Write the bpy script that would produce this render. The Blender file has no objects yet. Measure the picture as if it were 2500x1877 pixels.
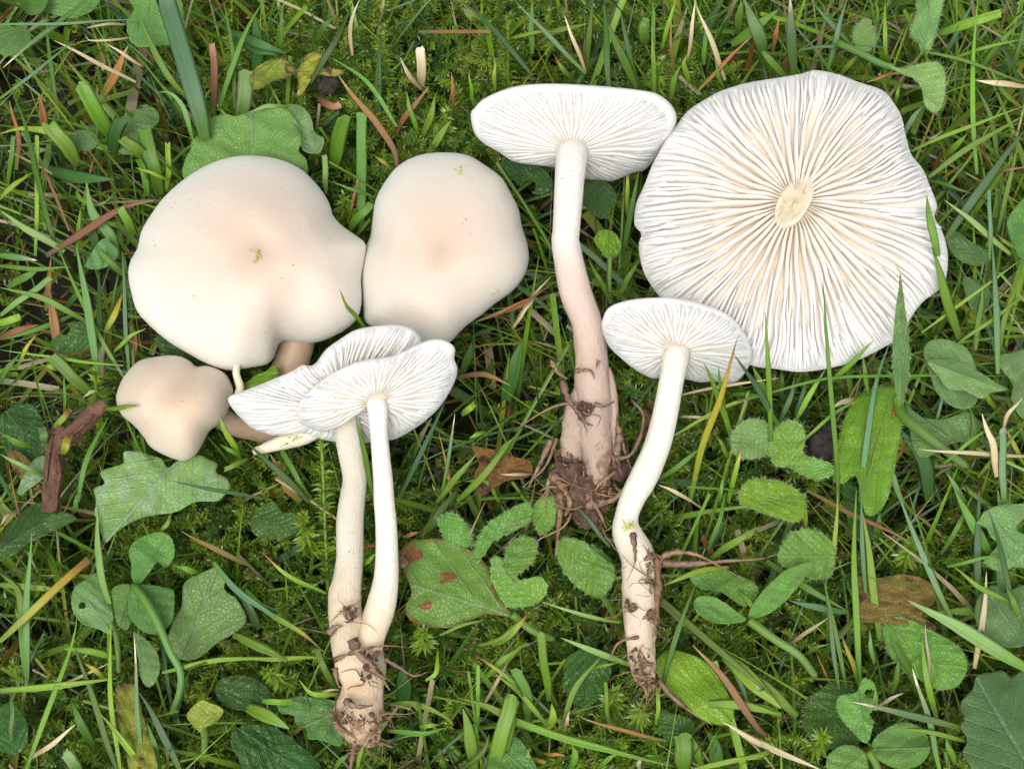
import bpy, math, random
import numpy as np
from mathutils import Vector, Matrix, Euler

# ------------------------------------------------------------------ camera, sky, sun, exposure
scene = bpy.context.scene
col = scene.collection
R = math.radians
LENS, SENSOR = 60.0, 36.0
TILT = R(24)
DIST = 0.335
CAM = np.array([0.0, -math.sin(TILT) * DIST, 0.006 + math.cos(TILT) * DIST])
cd = bpy.data.cameras.new('camera'); cam = bpy.data.objects.new('camera', cd); col.objects.link(cam)
cam.location = CAM; cam.rotation_euler = (TILT, 0, 0)
cd.lens = LENS; cd.sensor_width = SENSOR; cd.clip_start = 0.005; cd.clip_end = 50
scene.camera = cam

SUN_EL, SUN_AZ = R(61), R(196)           # azimuth clockwise from +y
world = bpy.data.worlds.new('World'); scene.world = world; world.use_nodes = True
nt = world.node_tree; nt.nodes.clear()
sky = nt.nodes.new('ShaderNodeTexSky'); sky.sky_type = 'NISHITA'; sky.sun_disc = False
sky.sun_elevation = SUN_EL; sky.sun_rotation = SUN_AZ; sky.air_density = 1.0; sky.dust_density = 4.0
hsv = nt.nodes.new('ShaderNodeHueSaturation'); hsv.inputs['Saturation'].default_value = 0.16
bg = nt.nodes.new('ShaderNodeBackground'); bg.inputs[1].default_value = 0.13
wo = nt.nodes.new('ShaderNodeOutputWorld')
nt.links.new(sky.outputs[0], hsv.inputs['Color']); nt.links.new(hsv.outputs[0], bg.inputs[0]); nt.links.new(bg.outputs[0], wo.inputs[0])

sd = bpy.data.lights.new('sun', 'SUN'); sd.energy = 1.5; sd.angle = R(28); sd.color = (1.0, 0.965, 0.91)
sun = bpy.data.objects.new('sun', sd); col.objects.link(sun)
sun.location = (0.3, -0.6, 1.2)
sdir = Vector((math.sin(SUN_AZ) * math.cos(SUN_EL), math.cos(SUN_AZ) * math.cos(SUN_EL), math.sin(SUN_EL)))
sun.rotation_euler = sdir.to_track_quat('Z', 'Y').to_euler()

vs = scene.view_settings
vs.view_transform = 'Standard'; vs.look = 'None'; vs.exposure = 0.62; vs.gamma = 1.0

# ------------------------------------------------------------------ helpers
rng = np.random.default_rng(7)
random.seed(7)
CMU = 0.01
ct, st = math.cos(TILT), math.sin(TILT)
PXW = 2500.0; PXH = 1877.0
ASP = 768.0 / 1024.0

def P(u, v, h):
    """point of the place at height h (cm) seen at photograph position u, v"""
    u = np.asarray(u, float); v = np.asarray(v, float); h = np.asarray(h, float)
    x = (u / PXW - .5) * SENSOR / LENS
    y = (.5 - v / PXH) * SENSOR / LENS * ASP
    dx = x; dy = y * ct + st; dz = y * st - ct
    t = (h * CMU - CAM[2]) / dz
    return np.stack(np.broadcast_arrays(CAM[0] + dx * t, CAM[1] + dy * t, CAM[2] + dz * t), -1)

def proj(p):
    q = np.asarray(p) - CAM
    x = q[..., 0]; yc = q[..., 1] * ct + q[..., 2] * st; zc = -q[..., 1] * st + q[..., 2] * ct
    return (x / -zc * LENS / SENSOR + .5) * PXW, (.5 - yc / -zc * LENS / SENSOR / ASP) * PXH

PX = 0.201 / 2500      # metres to one photograph pixel on the turf

def norm(a):
    return a / (np.linalg.norm(a, axis=-1, keepdims=True) + 1e-12)

def smooth_path(pts, n, closed=False):
    p = np.asarray(pts, float)
    if closed: q = np.vstack([p[-1], p, p[0], p[1]])
    else: q = np.vstack([2 * p[0] - p[1], p, 2 * p[-1] - p[-2]])
    segs = len(p) if closed else len(p) - 1
    tt = np.linspace(0, 1, 16, endpoint=False)[:, None]
    out = []
    for i in range(segs):
        a, b, c, d = q[i], q[i + 1], q[i + 2], q[i + 3]
        out.append(.5 * (2 * b + (c - a) * tt + (2 * a - 5 * b + 4 * c - d) * tt ** 2 + (3 * b - a - 3 * c + d) * tt ** 3))
    out = np.vstack(out + [p[:1] if closed else p[-1:]])
    L = np.concatenate([[0], np.cumsum(np.linalg.norm(np.diff(out[:, :2], axis=0), axis=1))])
    t = np.linspace(0, L[-1], n, endpoint=not closed)
    return np.stack([np.interp(t, L, out[:, k]) for k in range(out.shape[1])], -1)

class Wob:
    """smooth pseudo-noise of two arguments"""
    def __init__(s, f=1.0, n=5, seed=0):
        r = np.random.default_rng(seed); s.k = r.normal(0, f, (n, 2)); s.p = r.uniform(0, 6.28, n); s.n = n
    def __call__(s, a, b):
        a = np.asarray(a, float); b = np.asarray(b, float)
        return sum(np.sin(a * s.k[i, 0] + b * s.k[i, 1] + s.p[i]) for i in range(s.n)) / s.n

def mesh(name, verts, faces, mat, attrs=None, uv=None, smooth=True):
    me = bpy.data.meshes.new(name)
    verts = np.asarray(verts, np.float32)
    if isinstance(faces, np.ndarray):
        n, k = faces.shape
        me.vertices.add(len(verts)); me.vertices.foreach_set('co', verts.ravel())
        me.loops.add(n * k); me.loops.foreach_set('vertex_index', faces.astype(np.int32).ravel())
        me.polygons.add(n); me.polygons.foreach_set('loop_start', np.arange(0, n * k, k, dtype=np.int32))
        me.update(calc_edges=True); me.validate()
    else:
        me.from_pydata(verts.tolist(), [], [list(map(int, f)) for f in faces]); me.update()
    if smooth: me.polygons.foreach_set('use_smooth', np.ones(len(me.polygons), bool))
    for k, a in (attrs or {}).items():
        a = np.asarray(a, np.float32)
        if a.ndim == 1:
            t = me.attributes.new(k, 'FLOAT', 'POINT'); t.data.foreach_set('value', a)
        else:
            t = me.attributes.new(k, 'FLOAT_COLOR', 'POINT'); t.data.foreach_set('color', np.hstack([a, np.ones((len(a), 1))]).astype(np.float32).ravel())
    if uv is not None:
        t = me.attributes.new('leafuv', 'FLOAT2', 'POINT'); t.data.foreach_set('vector', np.asarray(uv, np.float32).ravel())
    me.materials.append(mat)
    return me

def obj(name, verts, faces, mat, parent=None, origin=None, attrs=None, uv=None, smooth=True):
    verts = np.asarray(verts, float)
    if parent is not None:
        o0 = np.array(parent.get('_o', (0, 0, 0)))
        me = mesh(name, verts - o0, faces, mat, attrs, uv, smooth)
        o = bpy.data.objects.new(name, me); o.parent = parent; o['_o'] = tuple(o0)
    else:
        o0 = np.array(origin if origin is not None else (0, 0, 0), float)
        me = mesh(name, verts - o0, faces, mat, attrs, uv, smooth)
        o = bpy.data.objects.new(name, me); o.location = o0; o['_o'] = tuple(o0)
    col.objects.link(o)
    return o

def tag(o, label=None, cat=None, group=None, kind=None):
    if label: o['label'] = label
    if cat: o['category'] = cat
    if group: o['group'] = group
    if kind: o['kind'] = kind
    return o

def empty(name, loc, label, cat, group=None):
    o = bpy.data.objects.new(name, None); o.location = loc; o.empty_display_size = .005
    o['_o'] = tuple(float(c) for c in loc); col.objects.link(o)
    return tag(o, label, cat, group)

def grid_faces(rows, cols, wrap=False, off=0):
    i, j = np.meshgrid(np.arange(rows - 1), np.arange(cols if wrap else cols - 1), indexing='ij')
    j2 = (j + 1) % cols
    return np.stack([i * cols + j, i * cols + j2, (i + 1) * cols + j2, (i + 1) * cols + j], -1).reshape(-1, 4) + off

# ------------------------------------------------------------------ materials
def newmat(name):
    m = bpy.data.materials.new(name); m.use_nodes = True
    n = m.node_tree; n.nodes.clear()
    out = n.nodes.new('ShaderNodeOutputMaterial')
    return m, n, out

def N(n, t, **kw):
    x = n.nodes.new(t)
    for k, v in kw.items(): setattr(x, k, v)
    return x

def ramp(n, src, stops):
    r = n.nodes.new('ShaderNodeValToRGB'); e = r.color_ramp.elements
    while len(e) < len(stops): e.new(.5)
    for i, (p, c) in enumerate(stops):
        e[i].position = p; e[i].color = (*c, 1) if not isinstance(c, (int, float)) else (c, c, c, 1)
    if src is not None: n.links.new(src, r.inputs[0])
    return r.outputs[0]

def mixc(n, f, a, b, mode='MIX'):
    m = N(n, 'ShaderNodeMix', data_type='RGBA', blend_type=mode)
    for s, v in ((m.inputs[0], f), (m.inputs[6], a), (m.inputs[7], b)):
        if hasattr(v, 'links') or hasattr(v, 'is_linked'): n.links.new(v, s)
        elif isinstance(v, tuple): s.default_value = (*v, 1)
        else: s.default_value = v
    return m.outputs[2]

def noise(n, scale, detail=3, rough=.6, vec=None):
    t = N(n, 'ShaderNodeTexNoise'); t.inputs['Scale'].default_value = scale; t.inputs['Detail'].default_value = detail; t.inputs['Roughness'].default_value = rough
    if vec is None:
        tc = N(n, 'ShaderNodeNewGeometry'); vec = tc.outputs['Position']
    n.links.new(vec, t.inputs['Vector'])
    return t.outputs['Fac']

def math_(n, op, a, b=None):
    m = N(n, 'ShaderNodeMath', operation=op)
    for i, v in enumerate((a, b)):
        if v is None: continue
        if isinstance(v, (int, float)): m.inputs[i].default_value = v
        else: n.links.new(v, m.inputs[i])
    return m.outputs[0]

def bump(n, hgt, strength, dist):
    b = N(n, 'ShaderNodeBump'); b.inputs['Strength'].default_value = strength; b.inputs['Distance'].default_value = dist
    n.links.new(hgt, b.inputs['Height'])
    return b.outputs[0]

def leafy(n, out, colr, rough=.42, trans=.28, normal=None, spec=.4):
    p = N(n, 'ShaderNodeBsdfPrincipled'); p.inputs['Roughness'].default_value = rough; p.inputs['Specular IOR Level'].default_value = spec
    t = N(n, 'ShaderNodeBsdfTranslucent'); mx = N(n, 'ShaderNodeMixShader'); mx.inputs[0].default_value = trans
    n.links.new(colr, p.inputs['Base Color'])
    n.links.new(mixc(n, 1.0, colr, (1.5, 1.45, .8), 'MULTIPLY'), t.inputs['Color'])
    if normal is not None: n.links.new(normal, p.inputs['Normal'])
    n.links.new(p.outputs[0], mx.inputs[1]); n.links.new(t.outputs[0], mx.inputs[2]); n.links.new(mx.outputs[0], out.inputs[0])

def attr(n, name, which='Fac'):
    a = N(n, 'ShaderNodeAttribute', attribute_name=name); return a.outputs[which]

def uvxy(n):
    s = N(n, 'ShaderNodeSeparateXYZ'); n.links.new(attr(n, 'leafuv', 'Vector'), s.inputs[0]); return s.outputs[0], s.outputs[1]

def blade_mat(name, stops, var=.35, rough=.4, trans=.3):
    """stops along the blade (0 base, 1 tip)"""
    m, n, out = newmat(name)
    x, y = uvxy(n)
    nz = noise(n, 260, 4)
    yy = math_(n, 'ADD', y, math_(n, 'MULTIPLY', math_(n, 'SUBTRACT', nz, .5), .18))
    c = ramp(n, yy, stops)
    oi = N(n, 'ShaderNodeObjectInfo')
    h = N(n, 'ShaderNodeHueSaturation')
    n.links.new(math_(n, 'ADD', math_(n, 'MULTIPLY', oi.outputs['Random'], .04), .48), h.inputs['Hue'])
    n.links.new(math_(n, 'ADD', math_(n, 'MULTIPLY', math_(n, 'FRACT', math_(n, 'MULTIPLY', oi.outputs['Random'], 17.3)), var * 2), 1 - var), h.inputs['Value'])
    n.links.new(c, h.inputs['Color'])
    # parallel veins across the blade
    w = math_(n, 'ABSOLUTE', math_(n, 'SINE', math_(n, 'MULTIPLY', x, 15.7)))
    mid = math_(n, 'GREATER_THAN', .07, math_(n, 'ABSOLUTE', x))
    c2 = mixc(n, math_(n, 'MULTIPLY', w, .30), h.outputs[0], (.02, .05, .01))
    c2 = mixc(n, math_(n, 'MULTIPLY', noise(n, 900, 3), .35), c2, mixc(n, 1.0, h.outputs[0], (1.5, 1.4, 1.3), 'MULTIPLY'))
    c2 = mixc(n, math_(n, 'MULTIPLY', mid, .25), c2, mixc(n, 1.0, h.outputs[0], (1.5, 1.4, 1.2), 'MULTIPLY'))
    spots = ramp(n, noise(n, 420, 2), [(.0, 0.0), (.70, 0.0), (.76, 1.0), (1.0, 1.0)])
    c2 = mixc(n, math_(n, 'MULTIPLY', spots, .35), c2, (.16, .12, .05))
    leafy(n, out, c2, rough, trans, bump(n, w, .25, .0002))
    return m

G_BR = (.185, .33, .03); G_MID = (.115, .235, .026); G_DK = (.052, .125, .02); G_BL = (.115, .225, .105); G_YL = (.34, .34, .04)
STRAW = (.43, .36, .22); BROWN = (.20, .095, .035); ORANGE = (.28, .14, .042); WHITE = (.72, .68, .60)
BM = {
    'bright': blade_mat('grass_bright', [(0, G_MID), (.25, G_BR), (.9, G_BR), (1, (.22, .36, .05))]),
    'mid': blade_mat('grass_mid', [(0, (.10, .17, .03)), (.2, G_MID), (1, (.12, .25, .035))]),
    'dark': blade_mat('grass_dark', [(0, G_DK), (1, (.06, .15, .03))]),
    'blue': blade_mat('grass_blue', [(0, G_MID), (.3, G_BL), (.94, G_BL), (1, (.18, .27, .16))], rough=.5),
    'pale': blade_mat('grass_pale', [(0, G_MID), (.3, (.17, .31, .09)), (1, (.22, .36, .12))], rough=.5),
    'yellow': blade_mat('grass_yellow', [(0, G_MID), (.4, G_YL), (.75, (.38, .28, .03)), (.9, ORANGE), (1, BROWN)]),
    'tipped': blade_mat('grass_orange_tip', [(0, G_MID), (.55, G_BR), (.72, G_YL), (.84, ORANGE), (.95, BROWN), (1, STRAW)]),
    'white': blade_mat('grass_white_tip', [(0, G_MID), (.6, G_BL), (.82, (.25, .30, .12)), (.9, WHITE), (1, WHITE)]),
    'straw': blade_mat('dead_straw', [(0, (.34, .25, .13)), (.5, STRAW), (1, (.60, .53, .40))], rough=.6, trans=.15),
    'orange': blade_mat('dead_orange', [(0, (.16, .17, .03)), (.35, ORANGE), (.8, (.34, .15, .04)), (1, STRAW)], rough=.55, trans=.2),
    'brown': blade_mat('dead_brown', [(0, (.10, .05, .025)), (.4, BROWN), (.8, (.26, .13, .06)), (1, (.36, .24, .12))], rough=.55, trans=.12),
}

def stuff_mat(name, rough=.42, trans=.3, spec=.4):
    m, n, out = newmat(name)
    c = attr(n, 'tint', 'Color')
    c = mixc(n, math_(n, 'MULTIPLY', noise(n, 500, 3), .5), c, mixc(n, 1.0, c, (.45, .5, .4), 'MULTIPLY'))
    leafy(n, out, c, rough, trans, None, spec)
    return m
M_GRASS = stuff_mat('grass_mass', .42, .2); M_MOSS = stuff_mat('moss_mass', .33, .2, .5); M_LITTER = stuff_mat('litter', .65, .08, .25)

def leaf_mat(name, c1, c2, vein, nv=7.0, slope=.9, rough=.42, spots=None, edge=None, vs_=.55, blotch=None):
    m, n, out = newmat(name)
    x, y = uvxy(n)                      # x across (-1..1), y along 0..1
    ax = math_(n, 'ABSOLUTE', x)
    c1 = (c1[0] * .82, c1[1] * .90, c1[2] * .52); c2 = (c2[0] * .94, c2[1] * 1.0, c2[2] * .62); vein = tuple(k * .8 for k in vein)
    c = mixc(n, ramp(n, noise(n, 110, 6, .7), [(.3, 0.0), (.7, 1.0)]), c1, c2)
    c = mixc(n, ramp(n, noise(n, 45, 3), [(.45, 0.0), (.7, .35)]), c, (c2[0] * 1.25, c2[1] * 1.02, c2[2] * .7))
    oi = N(n, 'ShaderNodeObjectInfo'); h = N(n, 'ShaderNodeHueSaturation')
    n.links.new(math_(n, 'ADD', math_(n, 'MULTIPLY', oi.outputs['Random'], .03), .485), h.inputs['Hue'])
    n.links.new(math_(n, 'ADD', math_(n, 'MULTIPLY', math_(n, 'FRACT', math_(n, 'MULTIPLY', oi.outputs['Random'], 11.7)), .5), .78), h.inputs['Value'])
    n.links.new(c, h.inputs['Color']); c = h.outputs[0]
    ph = math_(n, 'ADD', math_(n, 'MULTIPLY', math_(n, 'SUBTRACT', y, math_(n, 'MULTIPLY', ax, slope * .5)), nv), math_(n, 'MULTIPLY', noise(n, 90, 2), .5))
    tri = math_(n, 'ABSOLUTE', math_(n, 'SUBTRACT', math_(n, 'FRACT', ph), .5))
    side = ramp(n, tri, [(0, 1.0), (.025, .8), (.06, 0.0), (1, 0.0)])
    mid = ramp(n, ax, [(0, 1.0), (.02, .9), (.04, 0.0), (1, 0.0)])
    v = math_(n, 'MAXIMUM', math_(n, 'MULTIPLY', side, .75 if nv < 10 else .4), mid)
    c = mixc(n, math_(n, 'MULTIPLY', v, vs_), c, vein)
    cells = N(n, 'ShaderNodeTexVoronoi', feature='DISTANCE_TO_EDGE'); cells.inputs['Scale'].default_value = 1400
    geo = N(n, 'ShaderNodeNewGeometry'); n.links.new(geo.outputs['Position'], cells.inputs['Vector'])
    net = ramp(n, cells.outputs['Distance'], [(0, 1.0), (.10, 0.0), (1, 0.0)])
    c = mixc(n, math_(n, 'MULTIPLY', net, .16), c, vein)
    c = mixc(n, ramp(n, noise(n, 1500, 2), [(.60, 0.0), (.72, .30)]), c, mixc(n, 1.0, c, (1.6, 1.6, 1.7), 'MULTIPLY'))
    if spots:
        s = ramp(n, noise(n, spots[0], 2, .5), [(0, 0.0), (spots[1], 0.0), (spots[1] + .03, 1.0), (1, 1.0)])
        c = mixc(n, s, c, spots[2])
    if edge:
        e = ramp(n, attr(n, 'rho'), [(0, 0.0), (edge[0], 0.0), (1, 1.0)])
        c = mixc(n, math_(n, 'MULTIPLY', e, ramp(n, noise(n, 160, 3), [(.35, 0.0), (.6, 1.0)])), c, edge[1])
    if blotch:
        bl = ramp(n, noise(n, 240, 3), [(.5, 0.0), (.62, 1.0)])
        c = mixc(n, math_(n, 'MULTIPLY', bl, blotch[0]), c, blotch[1])
    # quilted between the veins, fine pores, worn yellowish patches and pale flecks
    c = mixc(n, ramp(n, tri, [(.12, 0.0), (.5, .16 if nv < 10 else .05)]), c, mixc(n, 1.0, c, (.72, .78, .66), 'MULTIPLY'))
    c = mixc(n, ramp(n, noise(n, 75, 5, .7), [(.55, 0.0), (.75, .45)]), c, mixc(n, 1.0, c, (1.5, 1.25, .8), 'MULTIPLY'))
    c = mixc(n, ramp(n, noise(n, 620, 3, .6), [(.66, 0.0), (.74, .55)]), c, (.20, .17, .08))
    hgt = math_(n, 'ADD', math_(n, 'MULTIPLY', v, -.9), math_(n, 'ADD', math_(n, 'MULTIPLY', tri, .8 if nv < 10 else .2), math_(n, 'ADD', math_(n, 'MULTIPLY', noise(n, 420, 5, .7), 1.5), math_(n, 'MULTIPLY', net, -.5))))
    leafy(n, out, c, rough, .2, bump(n, hgt, .65, .0004), .5)
    return m

LM = {
    'scallop': leaf_mat('scalloped_leaf', (.095, .215, .065), (.125, .26, .085), (.20, .33, .16), 5, 1.4, .45),
    'silver': leaf_mat('silvery_leaf', (.15, .265, .11), (.21, .33, .17), (.30, .42, .26), 5, 1.4, .5, blotch=(.5, (.30, .40, .27))),
    'bluegreen': leaf_mat('bluegreen_leaf', (.085, .175, .075), (.115, .215, .095), (.16, .27, .15), 5, 1.2, .45),
    'dark': leaf_mat('dark_leaf', (.03, .09, .02), (.05, .13, .03), (.09, .17, .05), 6, 1.0, .35),
    'spotted': leaf_mat('spotted_leaf', (.135, .27, .05), (.17, .30, .075), (.28, .36, .20), 4, 1.2, .4, spots=(170, .61, (.22, .085, .03)), edge=(.88, (.20, .07, .03))),
    'hairy': leaf_mat('hairy_leaf', (.12, .27, .045), (.17, .33, .07), (.22, .36, .12), 8, .9, .5, blotch=(.3, (.21, .36, .14))),
    'hairypale': leaf_mat('hairy_pale_leaf', (.15, .29, .10), (.22, .36, .17), (.27, .42, .22), 8, .9, .55),
    'clover': leaf_mat('clover_leaf', (.105, .235, .065), (.14, .28, .085), (.19, .33, .13), 16, 1.6, .45, vs_=.5),
    'clovergrey': leaf_mat('clover_grey_leaf', (.12, .235, .115), (.16, .275, .14), (.21, .33, .19), 16, 1.6, .45, vs_=.45),
    'plantain': leaf_mat('plantain_leaf', (.125, .27, .022), (.165, .325, .035), (.21, .36, .06), 1.5, 4.0, .38),
    'yellow': leaf_mat('yellow_leaf', (.25, .32, .04), (.36, .36, .07), (.34, .36, .10), 5, 1.0, .5, spots=(260, .66, (.14, .07, .02)), edge=(.8, (.10, .05, .03))),
    'lime': leaf_mat('lime_leaf', (.30, .37, .06), (.38, .42, .10), (.42, .45, .16), 5, 1.0, .5),
    'dead': leaf_mat('dead_leaf', (.13, .062, .025), (.23, .11, .04), (.28, .16, .07), 6, 1.0, .6, spots=(200, .62, (.06, .03, .02))),
    'deadyellow': leaf_mat('withered_leaf', (.25, .165, .04), (.15, .075, .03), (.30, .21, .08), 6, 1.0, .55, spots=(300, .60, (.09, .04, .02))),
}

def shroom_mat(name, stops, spot=.35, sss=.35, rough=.5, dirt=None, silk=.3, specks=.73, alb=.83, srad=.0016, fib=False):
    m, n, out = newmat(name)
    stops = [(p_, tuple(k * alb for k in c_)) for p_, c_ in stops]
    rho = attr(n, 'rho')
    nz = noise(n, 70, 4, .55)
    r2 = math_(n, 'ADD', rho, math_(n, 'MULTIPLY', math_(n, 'SUBTRACT', nz, .5), .22))
    c = ramp(n, r2, stops)
    c = mixc(n, math_(n, 'MULTIPLY', ramp(n, noise(n, 140, 4), [(.42, 0.0), (.75, 1.0)]), spot), c, mixc(n, 1.0, c, (.95, .86, .74), 'MULTIPLY'))
    sp = ramp(n, noise(n, 1500, 1, .4), [(0, 0.0), (specks, 0.0), (specks + .02, 1.0), (1, 1.0)])
    sp = math_(n, 'MULTIPLY', sp, ramp(n, noise(n, 120, 2), [(.52, 0.0), (.62, 1.0)]))
    c = mixc(n, math_(n, 'MULTIPLY', sp, .7), c, (.14, .09, .06))
    if dirt:
        # earth clinging from some height downwards, in ragged patches
        d = math_(n, 'ADD', math_(n, 'MULTIPLY', math_(n, 'SUBTRACT', rho, dirt[0]), dirt[1]), math_(n, 'MULTIPLY', math_(n, 'SUBTRACT', noise(n, 260, 6, .7), .5), 4.2))
        d = ramp(n, d, [(0, 0.0), (.25, 0.0), (.6, 1.0), (1, 1.0)])
        c = mixc(n, math_(n, 'MULTIPLY', d, .8), c, mixc(n, noise(n, 500, 3), dirt[2], dirt[3]))
    p = N(n, 'ShaderNodeBsdfPrincipled'); n.links.new(c, p.inputs['Base Color'])
    p.inputs['Roughness'].default_value = rough; p.inputs['Specular IOR Level'].default_value = .35
    p.inputs['Subsurface Weight'].default_value = sss; p.inputs['Subsurface Radius'].default_value = (1, .9, .78) if srad > .002 else (1, .78, .55); p.inputs['Subsurface Scale'].default_value = srad
    hg = math_(n, 'ADD', noise(n, 600, 4), math_(n, 'MULTIPLY', noise(n, 120, 3), 1.5))
    if fib:
        cx = N(n, 'ShaderNodeCombineXYZ'); n.links.new(attr(n, 'ang'), cx.inputs[0]); n.links.new(math_(n, 'MULTIPLY', rho, 5.0), cx.inputs[1])
        st_ = noise(n, 9, 5, .65, cx.outputs[0])
        hg = math_(n, 'ADD', hg, math_(n, 'MULTIPLY', st_, 2.5 if fib is True else 1.0))
        c = mixc(n, ramp(n, st_, [(.5, 0.0), (.7, .35 if fib is True else fib)]), c, mixc(n, 1.0, c, (.86, .74, .60), 'MULTIPLY'))
        n.links.new(c, p.inputs['Base Color'])
    n.links.new(bump(n, hg, silk, .0003), p.inputs['Normal'])
    n.links.new(p.outputs[0], out.inputs[0])
    return m
EARTH = ((.10, .052, .028), (.24, .135, .07))
SM = {
    'capA': shroom_mat('cap_cream', [(0, (.585, .445, .345)), (.2, (.655, .52, .415)), (.5, (.72, .605, .51)), (.75, (.765, .685, .59)), (.9, (.81, .77, .69)), (1, (.85, .84, .79))], fib=.22),
    'capC': shroom_mat('cap_tan', [(0, (.66, .50, .36)), (.35, (.69, .545, .41)), (.8, (.745, .63, .50)), (1, (.79, .71, .59))], fib=.22),
    'gillbase': shroom_mat('gill_floor_gap_shade', [(0, (.76, .585, .41)), (.35, (.79, .66, .50)), (.75, (.82, .76, .67)), (.9, (.83, .82, .78)), (1, (.83, .82, .79))], spot=.1, sss=.6, srad=.0025),  # tan towards the stem stands in for shade in the gill gaps
    'floorE': shroom_mat('gill_floor_warm_shade', [(0, (.66, .47, .31)), (.3, (.74, .58, .43)), (.7, (.80, .72, .62)), (.92, (.82, .80, .76)), (1, (.82, .815, .79))], spot=.2, sss=.6, srad=.0025),  # warm tan puts the shade between the gills into the floor colour
    'white': shroom_mat('gill_white', [(0, (.80, .72, .60)), (.3, (.82, .78, .70)), (1, (.84, .83, .80))], spot=.15, sss=.7, srad=.0028, specks=.76, alb=.86),
    'gillE': shroom_mat('gill_warm_white', [(0, (.76, .62, .47)), (.22, (.80, .69, .57)), (.6, (.82, .76, .69)), (.9, (.83, .81, .77)), (1, (.83, .825, .80))], spot=.3, specks=.76, sss=.7, srad=.0028, alb=.87),
    'stump': shroom_mat('cut_stem', [(0, (.60, .50, .34)), (.45, (.68, .58, .41)), (.75, (.70, .62, .46)), (1, (.78, .72, .61))], spot=.9, sss=.5, silk=.9, specks=.68),
    'stemD': shroom_mat('stem_pinkish', [(0, (.83, .81, .78)), (.28, (.82, .77, .72)), (.42, (.74, .60, .52)), (.6, (.66, .50, .41)), (.8, (.58, .45, .37)), (1, (.45, .34, .27))], dirt=(.86, 2.2, *EARTH), fib=True, silk=.6),
    'stemF': shroom_mat('stem_ivory', [(0, (.82, .80, .71)), (.5, (.82, .79, .69)), (.66, (.74, .66, .52)), (.85, (.70, .58, .45)), (1, (.50, .36, .22))], dirt=(.86, 2.4, *EARTH), fib=True, alb=.88, silk=.6),
    'stemG': shroom_mat('stem_white', [(0, (.84, .82, .79)), (.55, (.83, .79, .70)), (.85, (.77, .65, .48)), (1, (.70, .54, .38))], fib=True, alb=.9, silk=.5),
    'stemH': shroom_mat('stem_buff', [(0, (.76, .72, .62)), (.4, (.77, .72, .61)), (.62, (.76, .65, .47)), (.8, (.74, .59, .42)), (1, (.55, .38, .24))], dirt=(.90, 2.2, *EARTH), fib=True, silk=.7),
    'shade': shroom_mat('stem_painted_shade', [(0, (.52, .38, .27)), (1, (.42, .29, .19))]),  # brown shade under the caps painted into the stem colour
    'pale': shroom_mat('stem_pale', [(0, (.78, .70, .58)), (1, (.74, .66, .50))]),
}

def plain_mat(name, c1, c2, scale=300, rough=.7, bs=.6, bd=.0006, trans=0):
    m, n, out = newmat(name)
    c = mixc(n, ramp(n, noise(n, scale, 6, .7), [(.3, 0.0), (.7, 1.0)]), c1, c2)
    p = N(n, 'ShaderNodeBsdfPrincipled'); n.links.new(c, p.inputs['Base Color']); p.inputs['Roughness'].default_value = rough
    n.links.new(bump(n, noise(n, scale * 2, 6, .7), bs, bd), p.inputs['Normal'])
    n.links.new(p.outputs[0], out.inputs[0]); return m
M_SOIL = plain_mat('soil', (.010, .009, .005), (.026, .024, .011), 160, .9)
M_TWIG = plain_mat('twig_bark', (.085, .038, .024), (.27, .135, .075), 260, .8, 1.0, .002)
M_DIRT = plain_mat('clinging_soil', (.045, .026, .018), (.15, .085, .05), 700, .8)
M_FIBRE = plain_mat('root_fibre', (.12, .06, .028), (.34, .21, .11), 500, .75)
M_STRIP = plain_mat('dead_strip', (.09, .045, .03), (.33, .22, .14), 500, .7)
M_CHAR = plain_mat('dark_lump', (.02, .015, .012), (.08, .055, .045), 900, .85, 1.0, .001)
M_HAIR = stuff_mat('leaf_hair', .5, .4)

# ------------------------------------------------------------------ ground
def ground():
    n = 90
    a = np.sign(np.linspace(-1, 1, n)) * np.abs(np.linspace(-1, 1, n)) ** 3 * 3.0
    X, Y = np.meshgrid(a, a, indexing='ij')
    w = Wob(90, 6, 3)
    Z = -.056 + .002 * w(X, Y) + .0015 * Wob(260, 6, 4)(X, Y)
    o = obj('ground', np.stack([X, Y, Z], -1).reshape(-1, 3), grid_faces(n, n)[:, ::-1], M_SOIL)
    tag(o, kind='structure')
ground()

# ------------------------------------------------------------------ where the mushrooms and leaves lie (to keep loose growth off them)
MS = 4; MW, MH = 2500 // MS + 40, 1877 // MS + 40
mask = np.zeros((MH, MW), bool); lmask = np.full((MH, MW), -9.0)
gy_, gx_ = np.mgrid[0:MH, 0:MW]; GU = (gx_ - 20) * MS; GV = (gy_ - 20) * MS
def inpoly(poly):
    c = np.zeros(GU.shape, bool); p = np.asarray(poly, float); q = np.roll(p, 1, 0)
    for (x0, y0), (x1, y1) in zip(p, q):
        if y0 == y1: continue
        c ^= ((y0 > GV) != (y1 > GV)) & (GU < (x1 - x0) * (GV - y0) / (y1 - y0) + x0)
    return c
def add_mask(poly):
    global mask
    mask |= inpoly(poly)
def add_tube_mask(path, r):
    global mask
    for (u, v), w in zip(path, r): mask |= (GU - u) ** 2 + (GV - v) ** 2 < (w * .95) ** 2
def lookup(m, u, v, default):
    i = (np.asarray(v) / MS + 20).astype(int); j = (np.asarray(u) / MS + 20).astype(int)
    ok = (i >= 0) & (i < MH) & (j >= 0) & (j < MW)
    r = np.full(i.shape, default, m.dtype); r[ok] = m[i[ok], j[ok]]
    return r

FV = 2500 / 2212.0
def full(pts): return [(x * FV, y * FV) for x, y in pts]

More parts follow.
